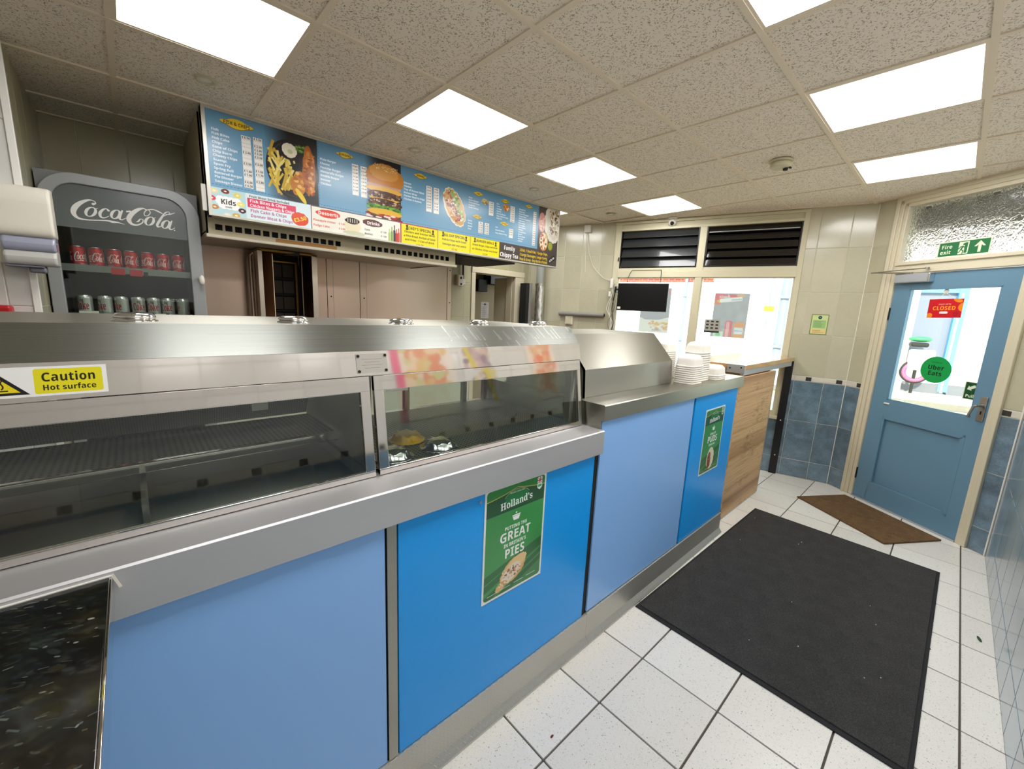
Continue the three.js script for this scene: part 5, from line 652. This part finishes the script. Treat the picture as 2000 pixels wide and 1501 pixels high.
// ---- fittings on the door
{
  const put = (o, u, y, d) => { o.position.set(...FD.at(u, y, d)); o.rotation.y = FD.turn; return o; };
  put(top(sheet('exit_sign', .322, .114, .002, printMat(exitTex, .35), m.white, null), 'green fire exit sign with running figure on the glass above the door', 'sign'), .653, 2.153, -.042);
  const c = put(thing('closed_sign', 'red and orange closed sign hanging in the door glass', 'sign'), .633, 1.709, -.03); sheet('card', .222, .143, .002, printMat(closedTex, .35), m.red, c).rotation.z = .02; mesh('string', M([TU([[-.05, .07, 0], [-.022, .12, -.001]], .0015, 4, 5), TU([[.05, .072, 0], [-.018, .12, -.001]], .0015, 4, 5)]), m.white, c); mesh('suction_cup', CY(.012, .02, .012, -.02, .128, -.002, 'z', 18), m.pvc, c);
  const u = put(top(mesh('delivery_sticker', flatUV(new THREE.CylinderGeometry(.103, .103, .0012, 48).rotateX(Math.PI / 2), -.103, -.103, .206, .206), printMat(uberTex, .35), null, true), 'round green delivery sticker on the door glass', 'sticker'), .662, 1.236, -.034);
  put(top(sheet('pull_sign', .082, .131, .0015, printMat(pullTex, .35), m.white, null), 'small green pull sign with arrow on the door glass beside the handle', 'sign'), .907, 1.118, -.034);
  const k = put(thing('door_closer', 'silver door closer at the top hinge corner of the blue door', 'door closer'), .4, 1.945, -.012); mesh('body', RB(-.128, .13, -.034, .036, 0, .05, .008), m.alu, k); mesh('cap', RB(.115, .132, -.034, .036, -.001, .052, .006), m.chrome, k); mesh('arm', M([TU([[-.02, .044, .03], [-.28, .06, .11]], .005, 4, 8), TU([[-.28, .06, .11], [.1, .072, .05]], .004, 4, 8), CY(.014, .014, .012, .1, .072, .045, 'y', 14), CY(.012, .012, .016, -.02, .042, .03, 'y', 14)]), m.steelDark, k);
}
// ---- pictures on the wall behind the camera, seen only as reflections in the polished steel
[[1.55, .5, 'pink edged food poster'], [2.04, .34, 'narrow food poster'], [2.8, .36, 'orange food poster']]  .forEach(([x, w, n], k) => { const o = top(sheet('food_poster', w, .95, .002, printMat(foodAd[k], .35), m.white, null), `${n} on the right wall, mirrored in the polished steel of the range`, 'poster'); o.position.set(x, 1.62, .362); o.rotation.y = Math.PI; });

// ---------------------------------------------------------------- across the street
{
  const K = 1.424, OFF = 8.5, F = { at: (s, y, d = 0) => FW.at(-(.695 + (s - .695) * K), 1.55 + (y - 1.55) * K, -OFF + d) }, sx = (s) => -(.695 + (s - .695) * K), yy = (y) => 1.55 + (y - 1.55) * K;
  const g = struct('street', [FW.x, 0, FW.z], FW.turn); mesh('road', BB(-16, 14, -.2, -.12, -8.0, -1.2), m.road, g); mesh('pavement', M([BB(-16, 14, -.2, -.03, -1.25, -.2), BB(-16, 14, -.2, .04, -8.7, -7.0)]), m.pave, g); mesh('kerb', BB(-16, 14, -.2, .02, -7.12, -7.0), m.stone, g); mesh('line', BB(-16, 14, -.12, -.116, -6.7, -6.6), m.yellow, g);
  const b = thing('opposite_building', 'pale rendered building with a red brick upper storey across the street', 'building', [FW.at(0, 0, -OFF)[0], 0, FW.at(0, 0, -OFF)[2]], FW.turn);
  mesh('rendered_wall', BB(-13, -.4, -.1, 7, -.5, 0), m.render, b); mesh('brick_band', M([BB(sx(4.6), sx(1.75), 2.6, 7, 0, .02)]), m.extBrick, b); mesh('white_brick_wall', BB(sx(-1.93), 9, .1, 7, -.5, 0), m.extWhite, b); mesh('pier', BB(sx(-.2), sx(-1.36), -.1, 7, -.3, .06), m.render, b); mesh('footing', M([BB(sx(-1.33), sx(-1.85), .0, yy(.655), -.2, .03), BB(sx(-1.93), 9, .0, yy(.655), -.2, .03)]), m.stone, b); mesh('stall_riser', BB(sx(-1.36), sx(-1.83), yy(.655), yy(.86), -.2, .02), m.render, b);
  mesh('shop_window', BB(sx(-1.36), sx(-1.83), yy(.86), yy(2.16), -.2, -.06), m.extGrey, b); mesh('shopfront_frame', M([BB(sx(-1.815), sx(-1.93), .1, yy(2.26), -.1, .05), BB(sx(-1.36), sx(-1.93), yy(2.13), yy(2.2), -.1, .04), BB(sx(-1.36), sx(-1.93), yy(2.215), yy(2.3), -.1, .06)]), m.extBlue, b); mesh('shopfront_line', BB(sx(-1.845), sx(-1.87), .12, yy(2.12), .049, .056), m.white, b);
  mesh('window_ledge', M([BB(sx(1.76), sx(1.02), yy(1.1), yy(1.17), 0, .16), BB(sx(3.4), sx(2.5), yy(1.08), yy(1.15), 0, .16)]), m.render, b);
  const pipeAt = (s, r, y1, nm, lab) => { const p = thing(nm, lab, 'drainpipe', F.at(s, 1.55, .09 + r)); p.position.y = 0; mesh('pipe', CY(r, r, y1, 0, y1 / 2 + .03, 0), m.pipe, p); for (const y of [.9, 2.2]) mesh('bracket', B(r * 3, .07, r * 2.4, 0, y, 0), m.pipe, p); };
  pipeAt(.5, .1, 6, 'drainpipe', 'wide grey drainpipe on the building across the street, right of the yellow plate'); pipeAt(2.255, .045, 6, 'drainpipe', 'thin grey drainpipe across the street, seen left of the window mullion');
  const put = (o, s, y, d) => { o.position.set(...F.at(s, y, d)); o.rotation.y = FW.turn; return o; };
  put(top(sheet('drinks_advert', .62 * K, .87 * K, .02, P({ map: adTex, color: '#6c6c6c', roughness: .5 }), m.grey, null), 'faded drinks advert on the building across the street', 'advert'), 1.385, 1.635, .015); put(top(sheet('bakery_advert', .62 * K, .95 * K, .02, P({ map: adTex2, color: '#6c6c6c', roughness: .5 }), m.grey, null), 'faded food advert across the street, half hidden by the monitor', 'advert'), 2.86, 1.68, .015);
  const y = put(thing('yellow_plate', 'small yellow plate beside cables on the far wall', 'plate'), .73, 1.795, .02); mesh('plate', RB(-.12, .12, -.07, .07, -.01, .01, .004), m.yellow, y); mesh('cable', M([TU([[.0, .8, 0], [-.02, .4, .02], [.01, .1, .01]], .02, 20, 6), TU([[-.05, -.07, 0], [-.03, -.4, .02], [-.06, -.8, .01], [-.05, -1.3, .01]], .014, 20, 6), TU([[.04, -.07, 0], [.0, -.3, .02], [-.03, -.45, .01]], .012, 20, 6)]), m.pipe, y);
  // bicycle style scooter propped by the shop front
  const s = put(thing('parked_scooter', 'green and pink scooter parked in front of the grey shop window', 'scooter'), -1.5, 1.14, .35); mesh('seat', M([new THREE.SphereGeometry(.16, 20, 12).scale(1.3, .4, .7).translate(-.1, .34, 0)]), m.green, s); mesh('handlebar', M([TU([[.05, .1, 0], [.16, .0, .02], [.13, -.3, .05]], .035, 20, 8)]), m.pink, s); mesh('body_shell', RB(-.24, .2, -.38, .1, -.1, .1, .06, 4), m.white, s); mesh('wheel', M([new THREE.TorusGeometry(.2, .045, 10, 28).translate(-.08, -.42, .02)]), m.pink, s); mesh('tyre', M([new THREE.TorusGeometry(.245, .03, 10, 28).translate(-.08, -.42, .02), CY(.03, .03, .95, -.08, -.8, .02)]), m.dark, s); mesh('leg_shield', RB(-.26, .05, .16, .26, -.12, .12, .04, 3), m.dark, s);
}
renderer.render(scene, camera);
